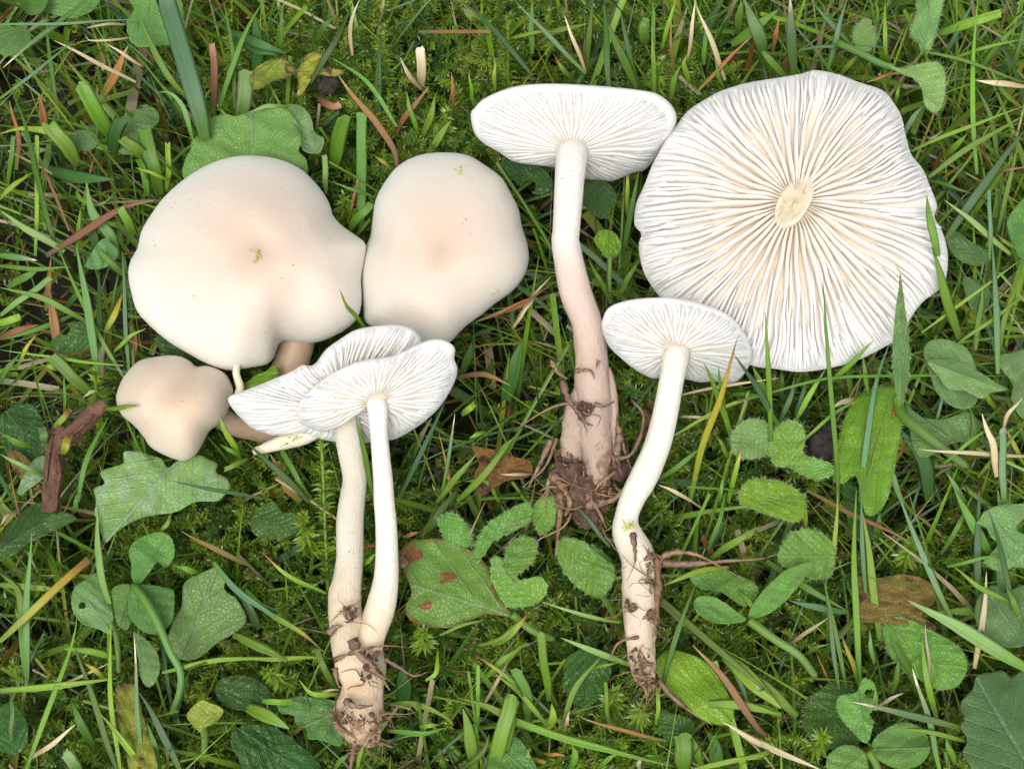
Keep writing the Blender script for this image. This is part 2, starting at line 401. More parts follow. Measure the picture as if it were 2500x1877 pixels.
# ------------------------------------------------------------------ mushroom builders
def dome_cap(root, outline, c, base, H, p, q, mat, umb=0, grad=(0, 0), dips=(), seed=0, under=.35, ns=120, nr=40, rough_h=.022):
    O = smooth_path(outline, ns, True); add_mask(O)
    w1 = Wob(2.2, 5, seed); w2 = Wob(5.0, 6, seed + 1)
    c = np.array(c, float)
    def hgt(u, v, rho):
        h = base + grad[0] * (u - c[0]) / 100 + grad[1] * (v - c[1]) / 100 + H * (1 - rho ** p).clip(0) ** q
        h = h - umb * np.exp(-(rho / .24) ** 2)
        f = (1 - rho ** 6)
        h = h + f * (rough_h * 2 * w1(u / 150, v / 150) + rough_h * .7 * w2(u / 150, v / 150))
        for (a, b, e, f2, wd, dp) in dips:
            t = (((u - a) * (e - a) + (v - b) * (f2 - b)) / ((e - a) ** 2 + (f2 - b) ** 2 + 1e-6)).clip(0, 1)
            d2 = (u - a - t * (e - a)) ** 2 + (v - b - t * (f2 - b)) ** 2
            h = h - dp * np.exp(-d2 / wd ** 2) * (1 - .75 * t)
        return h
    ker = np.exp(-(np.arange(-24, 25) / 8.0) ** 2); ker /= ker.sum()
    OS = np.stack([np.convolve(np.concatenate([O[-24:, k], O[:, k], O[:24, k]]), ker, 'valid') for k in (0, 1)], -1)
    def ring(r): return c + r * ((OS + (O - OS) * r ** 3) - c)
    rhos = np.sin(np.linspace(0, math.pi / 2, nr)) ; rhos[0] = .002
    V, A = [], []
    for r in rhos:
        q_ = ring(r); V.append(P(q_[:, 0], q_[:, 1], hgt(q_[:, 0], q_[:, 1], np.full(ns, r)))); A.append(np.full(ns, r))
    hr = hgt(O[:, 0], O[:, 1], np.ones(ns))
    for r, dz in ((.985, -.05), (.95, -.04), (.85, .06), (.6, under * .7), (.3, under), (.02, under)):
        q_ = ring(r); hh = hr + dz
        V.append(P(q_[:, 0], q_[:, 1], np.minimum(hh, hgt(q_[:, 0], q_[:, 1], np.full(ns, r)) - .08))); A.append(np.full(ns, .9))
    V = np.concatenate(V); A = np.concatenate(A)
    return obj('cap', V, grid_faces(nr + 6, ns, True)[:, ::-1], mat, root, attrs={'rho': A, 'ang': np.tile(np.abs(np.arange(ns) / ns - .5) * 2 * math.pi, nr + 6)})

def gill_cap(root, outline, c, S_h, mat, gmat, n1, n2, n3, r2=(.38, .55), r3=(.68, .82), r0=.09, r1=.97, depth=.22, thick=.5, seed=0, ns=150, lean=.04, wav=.35, masked=True, shape=1.0, topband=0.0, wfac=.47, rimfade=.22, rimgills=0):
    """cap seen from its gill side; S_h(u, v, rho, s) is the height in cm of the surface the gills grow from"""
    O = smooth_path(outline, ns, True)
    if masked: add_mask(O)
    c = np.array(c, float)
    Oc = np.vstack([O, O[:1]])
    def S(s, rho):
        s = np.asarray(s, float) % 1.0; k = s * ns
        o = np.stack([np.interp(k, np.arange(ns + 1), Oc[:, i]) for i in (0, 1)], -1)
        rr = np.asarray(rho, float)
        q_ = c + (rr ** shape)[..., None] * (o - c)
        return P(q_[..., 0], q_[..., 1], S_h(q_[..., 0], q_[..., 1], rr, s))
    ss = np.arange(ns) / ns
    rows, A = [], []
    nr = 26
    for r in np.linspace(.01, 1, nr):
        rows.append(S(ss, np.full(ns, r))); A.append(np.full(ns, r))
    vd = norm(rows[0].mean(0) - CAM)
    for r, t in ((1.0, .05), (.985, .10), (.93, .22), (.8, .42), (.6, .7), (.35, .93), (.15, 1.0), (.01, 1.0)):
        base = S(ss, np.full(ns, r)); rows.append(base + vd * (t * thick * CMU + (.0002 if r == 1.0 else 0))); A.append(np.full(ns, 1.0))
    cap = obj('cap', np.concatenate(rows), grid_faces(len(rows), ns, True)[:, ::-1], mat, root, attrs={'rho': np.concatenate(A)})
    r_ = np.random.default_rng(seed)
    w1 = Wob(5, 6, seed + 1); wl = Wob(3, 6, seed + 2)
    TW = 2 * math.pi
    def shared(s, rho):       # sway common to neighbouring gills
        return .012 * wav * (np.sin(TW * s * 3 + rho * 5 + seed) + np.sin(TW * s * 5 - rho * 7 + 1.3 * seed)) * rho ** 1.0
    n4 = [] if not rimgills else [((i * .25 + .125) / n1, r_.uniform(.80, .90), 2) for i in r_.permutation(4 * n1)[:rimgills]]
    jobs = n4 + [(i / n1, r0, 0) for i in range(n1)] + [((i + .5) / n1, r_.uniform(*r2), 1) for i in range(n2)] + \
           [((i * .5 + .25) / n1, r_.uniform(*r3), 2) for i in r_.permutation(2 * n1)[:n3]]
    M = 16
    for s0, ra, kind in jobs:
        k_ = int(s0 * ns) % ns; up_ = np.clip((c[1] - O[k_, 1]) / max(c[1] - O[:, 1].min(), 1), 0, 1)
        re = r1 + r_.uniform(-.012, .008) - topband * up_; ra = min(ra, re - .12); t = np.linspace(0, 1, M); rho = ra + (re - ra) * t
        s0 = s0 + r_.normal(0, .10) / n1
        ph = r_.uniform(0, 6.28, 3)
        ind = (.11 * np.sin(rho * 8 + ph[0]) + .05 * np.sin(rho * 19 + ph[1])) / n1 * wav
        s = s0 + shared(s0, rho) + ind
        p = S(s, rho); e = 1e-3
        across = S(s + e, rho) - S(s - e, rho); wid = np.linalg.norm(across, axis=1) / (2 * e)
        along = S(s, rho + e) - S(s, rho - e)
        ac = norm(across); nn = norm(np.cross(ac, norm(along)))
        nn = nn * np.sign((nn * (CAM - p)).sum(-1, keepdims=True))
        cnt = n1 + n2 * np.clip((rho - r2[0]) / .2, 0, 1) + n3 * np.clip((rho - r3[0]) / .12, 0, 1)
        sp = wid / cnt
        hw = np.minimum(wfac * sp, .0009) * (1.0 if kind == 0 else .85)
        fade_in = np.clip(t / .25, 0, 1) ** .7 if kind else np.clip(.55 + t / .3, 0, 1)
        fade_out = np.clip((re + .015 - rho) / rimfade, .04, 1) ** .7
        d = depth * CMU * fade_in * fade_out * (1 if kind == 0 else (.85 if kind == 1 else .7)) * r_.uniform(.82, 1.12)
        ln = (lean * CMU * (wl(s0 * 20, rho * 3) * 1.2 + .5 * np.sin(rho * 19 + ph[2])) + r_.normal(0, lean * .25) * CMU) * (d / (depth * CMU))
        ln = np.clip(ln, -.55 * sp, .55 * sp)
        endt = np.clip(np.minimum(t * 6, (1 - t) * 9 + .12), .12, 1)
        hw = hw * endt
        prof = [(-1.0, -.06, 0), (-.95, .5, .4), (-.68, .86, .85), (0, 1.0, 1.0), (.68, .86, .85), (.95, .5, .4), (1.0, -.06, 0)]
        V = np.stack([p + ac * (a * hw + f * ln)[:, None] + nn * (b * d - (0.0002 if b < 0 else 0))[:, None] for a, b, f in prof], 1).reshape(-1, 3)
        F = [tuple(x) for x in grid_faces(M, 7)] + [tuple(range(7)), tuple(range((M - 1) * 7 + 6, (M - 1) * 7 - 1, -1))]
        obj('gill', V, F, gmat, cap, attrs={'rho': np.repeat(rho, 7)})
    return cap

def stem(root, pts, mat, name='stem', seed=0, lump=(.02, .10), n=46, rs=26, mask_it=True, squash=1.0, a0=0.0, a1=1.0):
    """pts: (u, v, half width px, height cm)"""
    q_ = smooth_path(pts, n); w = Wob(3, 6, seed); w2 = Wob(9, 6, seed + 1)
    c = P(q_[:, 0], q_[:, 1], q_[:, 3])
    r = q_[:, 2] * PX * (np.linalg.norm(c - CAM, axis=1) / DIST)
    tan = norm(np.gradient(c, axis=0)); vdir = norm(CAM - c)
    a = norm(np.cross(tan, vdir)); b = np.cross(a, tan)
    th = np.linspace(0, 2 * math.pi, rs, endpoint=False); t = np.linspace(0, 1, n)
    T, H = np.meshgrid(t, th, indexing='ij')
    amp = lump[0] + (lump[1] - lump[0]) * T ** 3
    rad = r[:, None] * (1 + amp * (w(np.cos(H) * 1.5 + T * 7, np.sin(H) * 1.5 + T * 3) + .7 * w2(np.cos(H) + T * 9, np.sin(H) * 1.2 - T * 5)))
    # fine lengthwise fibres
    rad = rad * (1 + .012 * np.sin(H * 9 + 4 * T))
    V = c[:, None, :] + a[:, None, :] * (np.cos(H) * rad)[..., None] + b[:, None, :] * (np.sin(H) * rad * squash)[..., None]
    V = np.concatenate([V.reshape(-1, 3), c[:1] - tan[:1] * r[0] * .2, c[-1:] + tan[-1:] * r[-1] * .3])
    F = [tuple(x) for x in grid_faces(n, rs, True)]
    F += [(n * rs, (j + 1) % rs, j) for j in range(rs)] + [(n * rs + 1, (n - 1) * rs + j, (n - 1) * rs + (j + 1) % rs) for j in range(rs)]
    A = np.concatenate([(a0 + (a1 - a0) * T).ravel(), [a0, a1]])
    if mask_it:
        k = smooth_path(pts, 60); add_tube_mask(k[:, :2], k[:, 2])
    return obj(name, V, F, mat, root, attrs={'rho': A, 'ang': np.concatenate([np.abs(H - math.pi).ravel(), [0, 0]])})

def ribbon(pts3, hw, taper=(1, .15), seed=0, twist=0.0, thick=.25):
    """a thin closed strip along 3d points: cross-section of four corners"""
    c = np.asarray(pts3); n = len(c); t = np.linspace(0, 1, n)
    tan = norm(np.gradient(c, axis=0)); up = norm(CAM - c)
    a = norm(np.cross(tan, up)); b = np.cross(a, tan)
    ang = twist * t + .0; ca, sa = np.cos(ang)[:, None], np.sin(ang)[:, None]
    a, b = a * ca + b * sa, b * ca - a * sa
    w = (hw * (taper[0] + (taper[1] - taper[0]) * t))[:, None] if np.isscalar(hw) else hw[:, None]
    V = np.stack([c - a * w, c - b * w * thick, c + a * w, c + b * w * thick], 1).reshape(-1, 3)
    F = [tuple(x) for x in grid_faces(n, 4, True)] + [(3, 2, 1, 0), tuple((n - 1) * 4 + k for k in range(4))]
    return V, F

def join(parts):
    V, F, o = [], [], 0
    for v, f in parts:
        V.append(v); F += [tuple(i + o for i in x) for x in f]; o += len(v)
    return np.concatenate(V), F

ICO_V = None
def crumb(c, s, r_):
    global ICO_V
    if ICO_V is None:
        g = (1 + 5 ** .5) / 2
        ICO_V = norm(np.array([(-1, g, 0), (1, g, 0), (-1, -g, 0), (1, -g, 0), (0, -1, g), (0, 1, g), (0, -1, -g), (0, 1, -g), (g, 0, -1), (g, 0, 1), (-g, 0, -1), (-g, 0, 1)], float))
    F = [(0, 11, 5), (0, 5, 1), (0, 1, 7), (0, 7, 10), (0, 10, 11), (1, 5, 9), (5, 11, 4), (11, 10, 2), (10, 7, 6), (7, 1, 8), (3, 9, 4), (3, 4, 2), (3, 2, 6), (3, 6, 8), (3, 8, 9), (4, 9, 5), (2, 4, 11), (6, 2, 10), (8, 6, 7), (9, 8, 1)]
    return c + ICO_V * s * r_.uniform(.5, 1.3, (12, 1)) * r_.uniform(.6, 1.3, (1, 3)), F

def debris(parent, spots, nf, nc, seed, flen=(.4, 1.6), fdir=(0, 1), spread=1.0, fw=(.010, .035)):
    """rootlets and earth clinging to a stem base; spots: (u, v, height cm, radius px)"""
    r_ = np.random.default_rng(seed)
    parts = []
    for k in range(nf):
        u, v, h, rd = spots[r_.integers(len(spots))]
        a = r_.uniform(0, 6.28); rr = rd * r_.uniform(.3, 1)
        u0, v0 = u + math.cos(a) * rr, v + math.sin(a) * rr
        L = r_.uniform(*flen) / .0080 * .01
        d = np.array([fdir[0] + r_.normal(0, spread), fdir[1] + r_.normal(0, spread)]); d /= np.linalg.norm(d)
        t = np.linspace(0, 1, 9); bend = r_.normal(0, .5); bend2 = r_.normal(0, .25)
        pu = u0 + L * 100 * (d[0] * t - d[1] * (bend * t ** 2 + bend2 * np.sin(t * 7)) * .6)
        pv = v0 + L * 100 * (d[1] * t + d[0] * (bend * t ** 2 + bend2 * np.sin(t * 7)) * .6)
        hh = h + r_.uniform(-.05, .25) + r_.normal(0, .25) * t - .25 * t
        parts.append(ribbon(P(pu, pv, hh), r_.uniform(*fw) * CMU, (1, .3), twist=r_.normal(0, 2), thick=.5))
    if parts:
        V, F = join(parts)
        o = obj('root_fibres', V, F, M_FIBRE, parent); o['kind'] = 'stuff'
    parts = []
    for k in range(nc):
        u, v, h, rd = spots[r_.integers(len(spots))]
        a = r_.uniform(0, 6.28); rr = rd * r_.uniform(0, 1) ** .6
        parts.append(crumb(P(u + math.cos(a) * rr, v + math.sin(a) * rr, h + r_.uniform(-.15, .2)), r_.uniform(.012, .042) * CMU * (1 if r_.random() < .9 else 1.8), r_))
    if parts:
        V, F = join(parts)
        o = obj('soil_crumbs', V, F, M_DIRT, parent, smooth=False); o['kind'] = 'stuff'

def clump(parent, spots, seed):
    parts = []
    for k, (u, v, h, s_) in enumerate(spots):
        n, m = 26, 16; w = Wob(3.2, 8, seed + k); w2 = Wob(10, 8, seed + k + 50)
        th, ph = np.meshgrid(np.linspace(0, math.pi, m), np.linspace(0, 2 * math.pi, n, endpoint=False), indexing='ij')
        d = np.stack([np.sin(th) * np.cos(ph), np.sin(th) * np.sin(ph), np.cos(th)], -1)
        rr = 1 + .35 * w(d[..., 0] * 2 + d[..., 2], d[..., 1] * 2 - d[..., 2]) + .25 * w2(d[..., 0] + d[..., 2], d[..., 1] - d[..., 2])
        parts.append(((P(u, v, h) + d * (rr * s_ * CMU)[..., None]).reshape(-1, 3), [tuple(x) for x in grid_faces(m, n, True)]))
    V, F = join(parts)
    obj('soil_clump', V, F, M_DIRT, parent)

def strip(parent, pts, hw, h, mat, name='dead_strip', seed=0, twist=.8, taper=(1, .3)):
    r_ = np.random.default_rng(seed)
    q_ = smooth_path([(a, b, hh) for (a, b), hh in zip(pts, h)], 18)
    w = hw * PX * (taper[0] + (taper[1] - taper[0]) * np.linspace(0, 1, 18)) * (1 + .25 * r_.normal(0, 1, 18))
    V, F = ribbon(P(q_[:, 0], q_[:, 1], q_[:, 2]), np.abs(w), twist=twist, thick=.18)
    return obj(name, V, F, mat, parent)

# ------------------------------------------------------------------ mushrooms
# A: largest smooth cap
A_OUT = full([(545,336),(600,343),(650,365),(690,405),(712,440),(720,466),(740,488),(768,508),(790,527),(787,560),(780,600),(781,650),(773,685),(745,713),(700,735),(665,741),(635,737),(614,735),(601,745),(592,770),(578,786),(545,793),(505,800),(478,797),(440,782),(400,760),(360,735),(320,700),(295,670),(283,630),(277,595),(281,565),(297,535),(305,500),(325,465),(355,425),(400,385),(450,355),(500,339)])
mA = empty('mushroom', P(720, 900, -.6), 'largest smooth cream cap with a shallow central dimple and a notch in its lower edge', 'mushroom')
dome_cap(mA, A_OUT, (632, 600), .55, 1.55, 2.1, .64, SM['capA'], umb=.16, grad=(.02, -.08),
         dips=[(695, 835, 745, 660, 80, .34), (835, 520, 760, 560, 80, .22), (318, 600, 400, 600, 60, .15)], seed=3)
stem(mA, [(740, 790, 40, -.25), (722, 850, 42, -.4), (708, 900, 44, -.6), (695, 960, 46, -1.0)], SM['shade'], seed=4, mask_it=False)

# B: oblong cap
B_OUT = full([(830,395),(860,358),(905,335),(960,329),(1010,335),(1050,358),(1085,385),(1105,420),(1120,450),(1128,490),(1140,530),(1142,565),(1130,600),(1105,630),(1070,655),(1040,680),(1012,700),(992,718),(970,740),(930,752),(870,735),(815,710),(790,695),(785,670),(780,620),(779,580),(784,545),(800,510),(805,470),(812,430)])
mB = empty('mushroom', P(1100, 800, -.6), 'oblong smooth cream cap without any visible stem, taller than wide', 'mushroom')
dome_cap(mB, B_OUT, (1075, 610), .45, 1.35, 2.4, .6, SM['capA'], umb=.06, grad=(.05, -.12), dips=[(905, 590, 960, 600, 60, .22), (960, 820, 1000, 740, 70, .20)], seed=11)
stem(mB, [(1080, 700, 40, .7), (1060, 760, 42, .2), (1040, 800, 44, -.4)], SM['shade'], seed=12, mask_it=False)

# C: small lumpy cap
C_OUT = full([(340,770),(380,768),(408,778),(424,791),(450,790),(485,806),(500,830),(503,850),(495,880),(480,910),(452,932),(437,960),(420,985),(395,995),(360,985),(325,965),(308,940),(288,918),(262,895),(251,865),(255,840),(270,810),(300,780)])
mC = empty('mushroom', P(560, 1050, -.5), 'small lumpy tan cap with a crease across it, resting against a scalloped leaf', 'mushroom')
dome_cap(mC, C_OUT, (430, 985), .35, 1.25, 2.2, .58, SM['capC'], umb=0, grad=(.0, -.05), dips=[(490, 885, 380, 975, 32, .26)], seed=21, rough_h=.015)
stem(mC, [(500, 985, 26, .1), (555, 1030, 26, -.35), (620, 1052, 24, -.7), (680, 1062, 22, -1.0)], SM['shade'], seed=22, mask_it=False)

# D: long stemmed mushroom lying on its side, gills half seen
D_OUT = [(1149,279),(1157,265),(1180,242),(1229,219),(1279,207),(1354,204),(1428,207),(1503,213),(1577,222),(1610,232),(1640,257),(1652,289),(1642,319),(1617,364),(1595,394),(1572,416),(1548,421),(1498,441),(1466,439),(1431,437),(1393,424),(1354,409),(1304,403),(1254,394),(1217,371),(1180,349),(1157,322)]
mD = empty('mushroom', P(1455, 1180, -.4), 'white mushroom with the longest stem, its foot wrapped in brown roots and soil', 'mushroom')
def hD(u, v, rho, s):
    return 1.75 + (318 - v) * .0098 + .0006 * (1400 - u) + .75 * (1 - rho) - .12 * np.clip((rho - .90) / .1, 0, 1) ** 2 + .05 * np.sin(s * 40) * rho ** 4
capD = gill_cap(mD, D_OUT, (1396, 368), hD, SM['gillbase'], SM['white'], 40, 40, 44, r0=.10, r1=.96, depth=.05, thick=.7, seed=31, lean=.015, wav=.25, topband=.08)
sD = stem(mD, [(1397,352,44,1.55),(1396,368,42,1.8),(1395,390,38,1.97),(1391,430,36,2.0),(1388,480,35,1.9),(1383,560,33,1.6),(1382,600,34,1.45),(1406,713,39,1.05),(1433,788,37,.85),(1443,863,40,.7),(1446,938,43,.6),(1450,1013,42,.5),(1456,1080,38,.45),(1460,1130,34,.4),(1458,1185,28,.3)], SM['stemD'], seed=32, lump=(.02, .20), n=70)
stem(sD, [(1425,940,20,.5),(1408,1000,28,.45),(1400,1060,30,.38),(1396,1110,28,.3),(1398,1150,20,.2)], SM['stemD'], name='side_stem', seed=33, a0=.72, a1=1.0, lump=(.1, .2), n=30)
stem(sD, [(1478,900,14,.55),(1490,960,17,.45),(1493,1030,17,.4),(1490,1090,16,.35),(1480,1150,14,.3)], SM['stemD'], name='side_stem', seed=34, a0=.6, a1=.95, lump=(.1, .2), n=30)
debris(sD, [(1390,1150,.45,40),(1425,1190,.45,45),(1470,1200,.4,40),(1400,1230,.3,50),(1505,1130,.45,28),(1375,1120,.4,22),(1425,1000,.85,22),(1440,1250,.2,45)], 26, 700, 35, (.4, 1.2), (-.35, .5), .7, (.015, .05))
clump(sD, [(1385, 1165, .25, .34), (1420, 1205, .22, .36), (1462, 1215, .2, .30), (1508, 1150, .3, .20), (1440, 1255, .05, .28), (1390, 1100, .3, .2)], 36)
for k, (pts, hw, hh) in enumerate([
    ([(1345,880),(1362,910),(1385,925)], 9, [.75, .8, .85]), ([(1372,930),(1390,980),(1420,1020),(1435,1055)], 10, [.85, .95, 1.0, .95]),
    ([(1405,905),(1440,905),(1452,925)], 6, [1.1, 1.2, 1.15]), ([(1462,880),(1455,900)], 6, [1.15, 1.15]),
    ([(1345,1075),(1320,1130),(1290,1190)], 8, [.5, .45, .3]), ([(1360,1070),(1330,1140),(1275,1190)], 5, [.5, .45, .3]),
    ([(1370,1200),(1362,1290),(1355,1365)], 13, [.3, .25, .2]), ([(1500,1120),(1540,1110),(1565,1060),(1570,1010),(1540,975)], 8, [.55, .65, .6, .5, .4]),
    ([(1430,1235),(1500,1220),(1540,1170),(1560,1120)], 11, [.45, .6, .65, .6]), ([(1350,1160),(1390,1220),(1380,1260)], 12, [.5, .5, .3]),
    ([(1498,1010),(1530,1120),(1560,1180)], 9, [.5, .5, .45]), ([(1425,1200),(1455,1240),(1480,1290)], 12, [.5, .5, .3]),
    ([(1450,985),(1475,992),(1500,980)], 5, [1.0, 1.0, .8]), ([(1515,1060),(1508,1110),(1520,1160)], 12, [.6, .6, .5])]):
    strip(sD, pts, hw, hh, M_STRIP if k % 3 else M_FIBRE, seed=40 + k, twist=random.uniform(-1.5, 1.5))

# E: upturned cap, gills to the sky, stem cut off
E_OUT = [(1990,171),(2046,181),(2093,199),(2154,220),(2182,251),(2201,284),(2210,324),(2224,375),(2253,413),(2271,455),(2288,502),(2281,530),(2300,563),(2314,620),(2309,681),(2290,709),(2253,737),(2224,775),(2196,822),(2154,850),(2084,883),(2013,901),(1952,908),(1896,901),(1835,892),(1783,860),(1731,820),(1684,785),(1625,740),(1592,700),(1569,657),(1559,601),(1566,570),(1549,549),(1553,498),(1572,455),(1590,408),(1609,371),(1628,338),(1656,300),(1684,267),(1731,237),(1764,220),(1825,202),(1896,190),(1955,180)]
mE = empty('mushroom', P(1940, 560, -.3), 'large round cap turned gills up, its stem cut off to an oval yellowish stump', 'mushroom')
wE = Wob(1.6, 5, 52)
def hE(u, v, rho, s):
    return 1.35 + (540 - v) * .0016 + .12 * wE(u / 150, v / 150) * rho + .30 * np.sin(math.pi * rho ** .8) * .8 - .25 * np.clip((rho - .8) / .2, 0, 1) ** 2 + .035 * np.sin(s * 75) * rho ** 6 + .03 * np.sin(s * 131 + 1) * rho ** 8
capE = gill_cap(mE, E_OUT, (1940, 492), hE, SM['floorE'], SM['gillE'], 46, 46, 92, r2=(.24, .58), r3=(.50, .82), r0=.085, r1=.985, depth=.21, thick=1.0, seed=53, ns=220, lean=.028, wav=.38, rimfade=.14, wfac=.46, rimgills=60)
def stump():
    n, cx, cy = 36, 1940, 491
    d = np.array([1975 - 1902, 424 - 556], float); L = np.linalg.norm(d) / 2; d /= 2 * L; e = np.array([-d[1], d[0]])
    th = np.linspace(0, 2 * math.pi, n, endpoint=False)
    w = 1 + .05 * np.sin(2 * th + 1) + .03 * np.sin(3 * th)
    rows, A = [], []
    for f, h in ((1.12, 1.2), (1.03, 1.45), (.97, 1.62), (.92, 1.69), (.8, 1.70), (.62, 1.66), (.4, 1.62), (.2, 1.61), (.004, 1.60)):
        q_ = np.array([cx, cy]) + (np.cos(th) * L * w * f)[:, None] * d + (np.sin(th) * 41 * w * f)[:, None] * e
        tilt = (q_ - np.array([cx, cy])) @ d * .0009
        rows.append(P(q_[:, 0], q_[:, 1], h + tilt + .03 * np.sin(3 * th + 9 * f) * (f < .95))); A.append(np.full(n, f))
    obj('stem', np.concatenate(rows), grid_faces(len(rows), n, True)[:, ::-1], SM['stump'], mE, attrs={'rho': np.concatenate(A)})
stump()

# F: smaller mushroom on its side, ivory stem
F_OUT = [(1469,803),(1471,780),(1488,750),(1538,732),(1614,726),(1670,730),(1726,745),(1779,769),(1817,811),(1835,856),(1832,886),(1811,920),(1787,935),(1745,931),(1708,933),(1670,925),(1614,923),(1591,923),(1557,906),(1520,878),(1486,844)]
mF = empty('mushroom', P(1570, 1600, -.4), 'ivory white mushroom with a curved stem, its cap overlapping the upturned gilled cap', 'mushroom')
def hF(u, v, rho, s):
    return 1.9 + (835 - v) * .0098 + .0030 * (1650 - u) * .6 + .55 * (1 - rho) - .12 * np.clip((rho - .88) / .12, 0, 1) ** 2 + .04 * np.sin(s * 38) * rho ** 4
gill_cap(mF, F_OUT, (1648, 858), hF, SM['gillbase'], SM['white'], 34, 34, 36, r0=.11, r1=.96, topband=.06, depth=.05, thick=.6, seed=61, lean=.02, wav=.25)
sF = stem(mF, [(1651,842,38,1.75),(1650,858,36,2.0),(1648,880,32,2.1),(1640,925,30,2.0),(1624,1014,31,1.6),(1604,1089,32,1.25),(1573,1164,34,.95),(1546,1215,31,.75),(1530,1261,29,.6),(1531,1302,36,.5),(1558,1363,42,.45),(1563,1445,44,.4),(1563,1526,38,.38),(1566,1587,34,.35),(1574,1648,27,.3),(1588,1684,15,.22)], SM['stemF'], seed=62, lump=(.02, .26), n=80)
debris(sF, [(1565,1600,.6,28),(1572,1640,.5,28),(1585,1670,.4,18),(1590,1500,.6,14),(1540,1480,.6,14),(1590,1420,.7,14),(1585,1360,.65,18)], 90, 170, 63, (.15, .7), (0, .6), 1.0, (.006, .02))
for k, (pts, hw, hh) in enumerate([
    ([(1603,1370),(1640,1350),(1700,1355),(1760,1385),(1825,1420)], 8, [.6, .7, .65, .5, .3]), ([(1610,1374),(1680,1378),(1780,1370),(1860,1365),(1900,1350)], 9, [.6, .6, .5, .4, .3]),
    ([(1603,1360),(1607,1430),(1604,1500),(1598,1550)], 13, [.65, .7, .65, .6]), ([(1545,1300),(1550,1370),(1530,1420)], 8, [.8, .9, .8]),
    ([(1560,1555),(1510,1570),(1488,1615)], 4, [.65, .6, .4]), ([(1607,1660),(1640,1700),(1690,1740),(1740,1770)], 7, [.25, .15, .0, -.2]),
    ([(1575,1620),(1600,1622),(1615,1625)], 6, [.65, .6, .5]), ([(1590,1380),(1580,1412),(1565,1410)], 9, [.95, .95, .9])]):
    strip(sF, pts, hw, hh, M_STRIP if k % 2 else M_FIBRE, seed=70 + k, twist=random.uniform(-2, 2))

# G and H: two mushrooms joined at the foot
mG = empty('mushroom', P(880, 1760, -.4), 'pair of white mushrooms joined at the foot, two stems side by side and frilled caps', 'mushroom')
H_OUT = [(771,886),(796,853),(833,826),(866,806),(906,797),(959,792),(993,798),(1016,811),(1030,840),(1010,920),(960,1020),(915,1075),(850,1082),(780,1072),(730,1058),(704,1057),(670,1063),(642,1056),(614,1045),(586,1019),(563,991),(559,969),(600,952),(656,930),(712,906),(737,891),(756,893)]
def hH(u, v, rho, s):
    return 1.15 + (1000 - v) * .0082 + .0016 * (840 - u) * .5 + .25 * (1 - rho) - .18 * np.clip((rho - .86) / .14, 0, 1) ** 2 + .05 * np.sin(s * 34) * rho ** 3
cH = gill_cap(mG, H_OUT, (838, 1000), hH, SM['gillbase'], SM['white'], 44, 44, 36, r0=.12, r1=.97, depth=.09, thick=.5, seed=81, lean=.03, wav=.35)
G_OUT = [(725,1008),(727,990),(738,970),(756,952),(785,928),(824,904),(880,880),(950,870),(985,857),(1020,840),(1057,827),(1091,833),(1111,851),(1109,876),(1117,904),(1102,949),(1063,1005),(1006,1050),(950,1074),(915,1040),(894,1000),(852,1014),(810,1047),(793,1056),(754,1045),(732,1031)]
def hG(u, v, rho, s):
    return 2.15 + (985 - v) * .0088 + .25 * (1 - rho) - .15 * np.clip((rho - .85) / .15, 0, 1) ** 2 + .06 * np.sin(s * 44 + 1) * rho ** 3
cG = gill_cap(mG, G_OUT, (918, 978), hG, SM['gillbase'], SM['white'], 36, 36, 34, r0=.12, r1=.96, topband=.06, depth=.045, thick=.45, seed=91, lean=.025, wav=.35)
sH = stem(mG, [(842,1000,33,1.25),(846,1033,32,1.15),(854,1089,32,1.0),(866,1164,29,.85),(862,1210,31,.8),(854,1281,33,.75),(854,1363,33,.7),(848,1420,36,.68),(843,1450,40,.65),(845,1506,41,.62),(858,1546,50,.6),(868,1587,57,.6),(879,1628,61,.58),(888,1669,52,.55),(884,1705,52,.5),(877,1745,62,.45),(889,1780,46,.4),(902,1803,28,.35),(909,1820,14,.3)], SM['stemH'], seed=82, lump=(.03, .26), n=90, squash=.8)
sG = stem(mG, [(919,962,30,2.0),(920,978,28,2.25),(922,1000,25,2.34),(924,1035,23,2.22),(928,1089,22,1.9),(936,1180,24,1.55),(938,1225,25,1.4),(943,1281,26,1.25),(945,1363,28,1.05),(942,1424,31,.95),(929,1485,36,.85),(910,1546,33,.8),(896,1600,34,.7),(890,1640,30,.55)], SM['stemG'], seed=92, lump=(.02, .07), n=70)
debris(sH, [(865,1740,.95,40),(890,1780,.7,40),(910,1800,.5,20),(900,1650,1.05,22),(905,1600,1.1,20),(830,1750,.7,18),(855,1500,1.0,20),(925,1750,.7,18)], 70, 150, 83, (.15, .7), (0, .4), 1.0, (.006, .022))
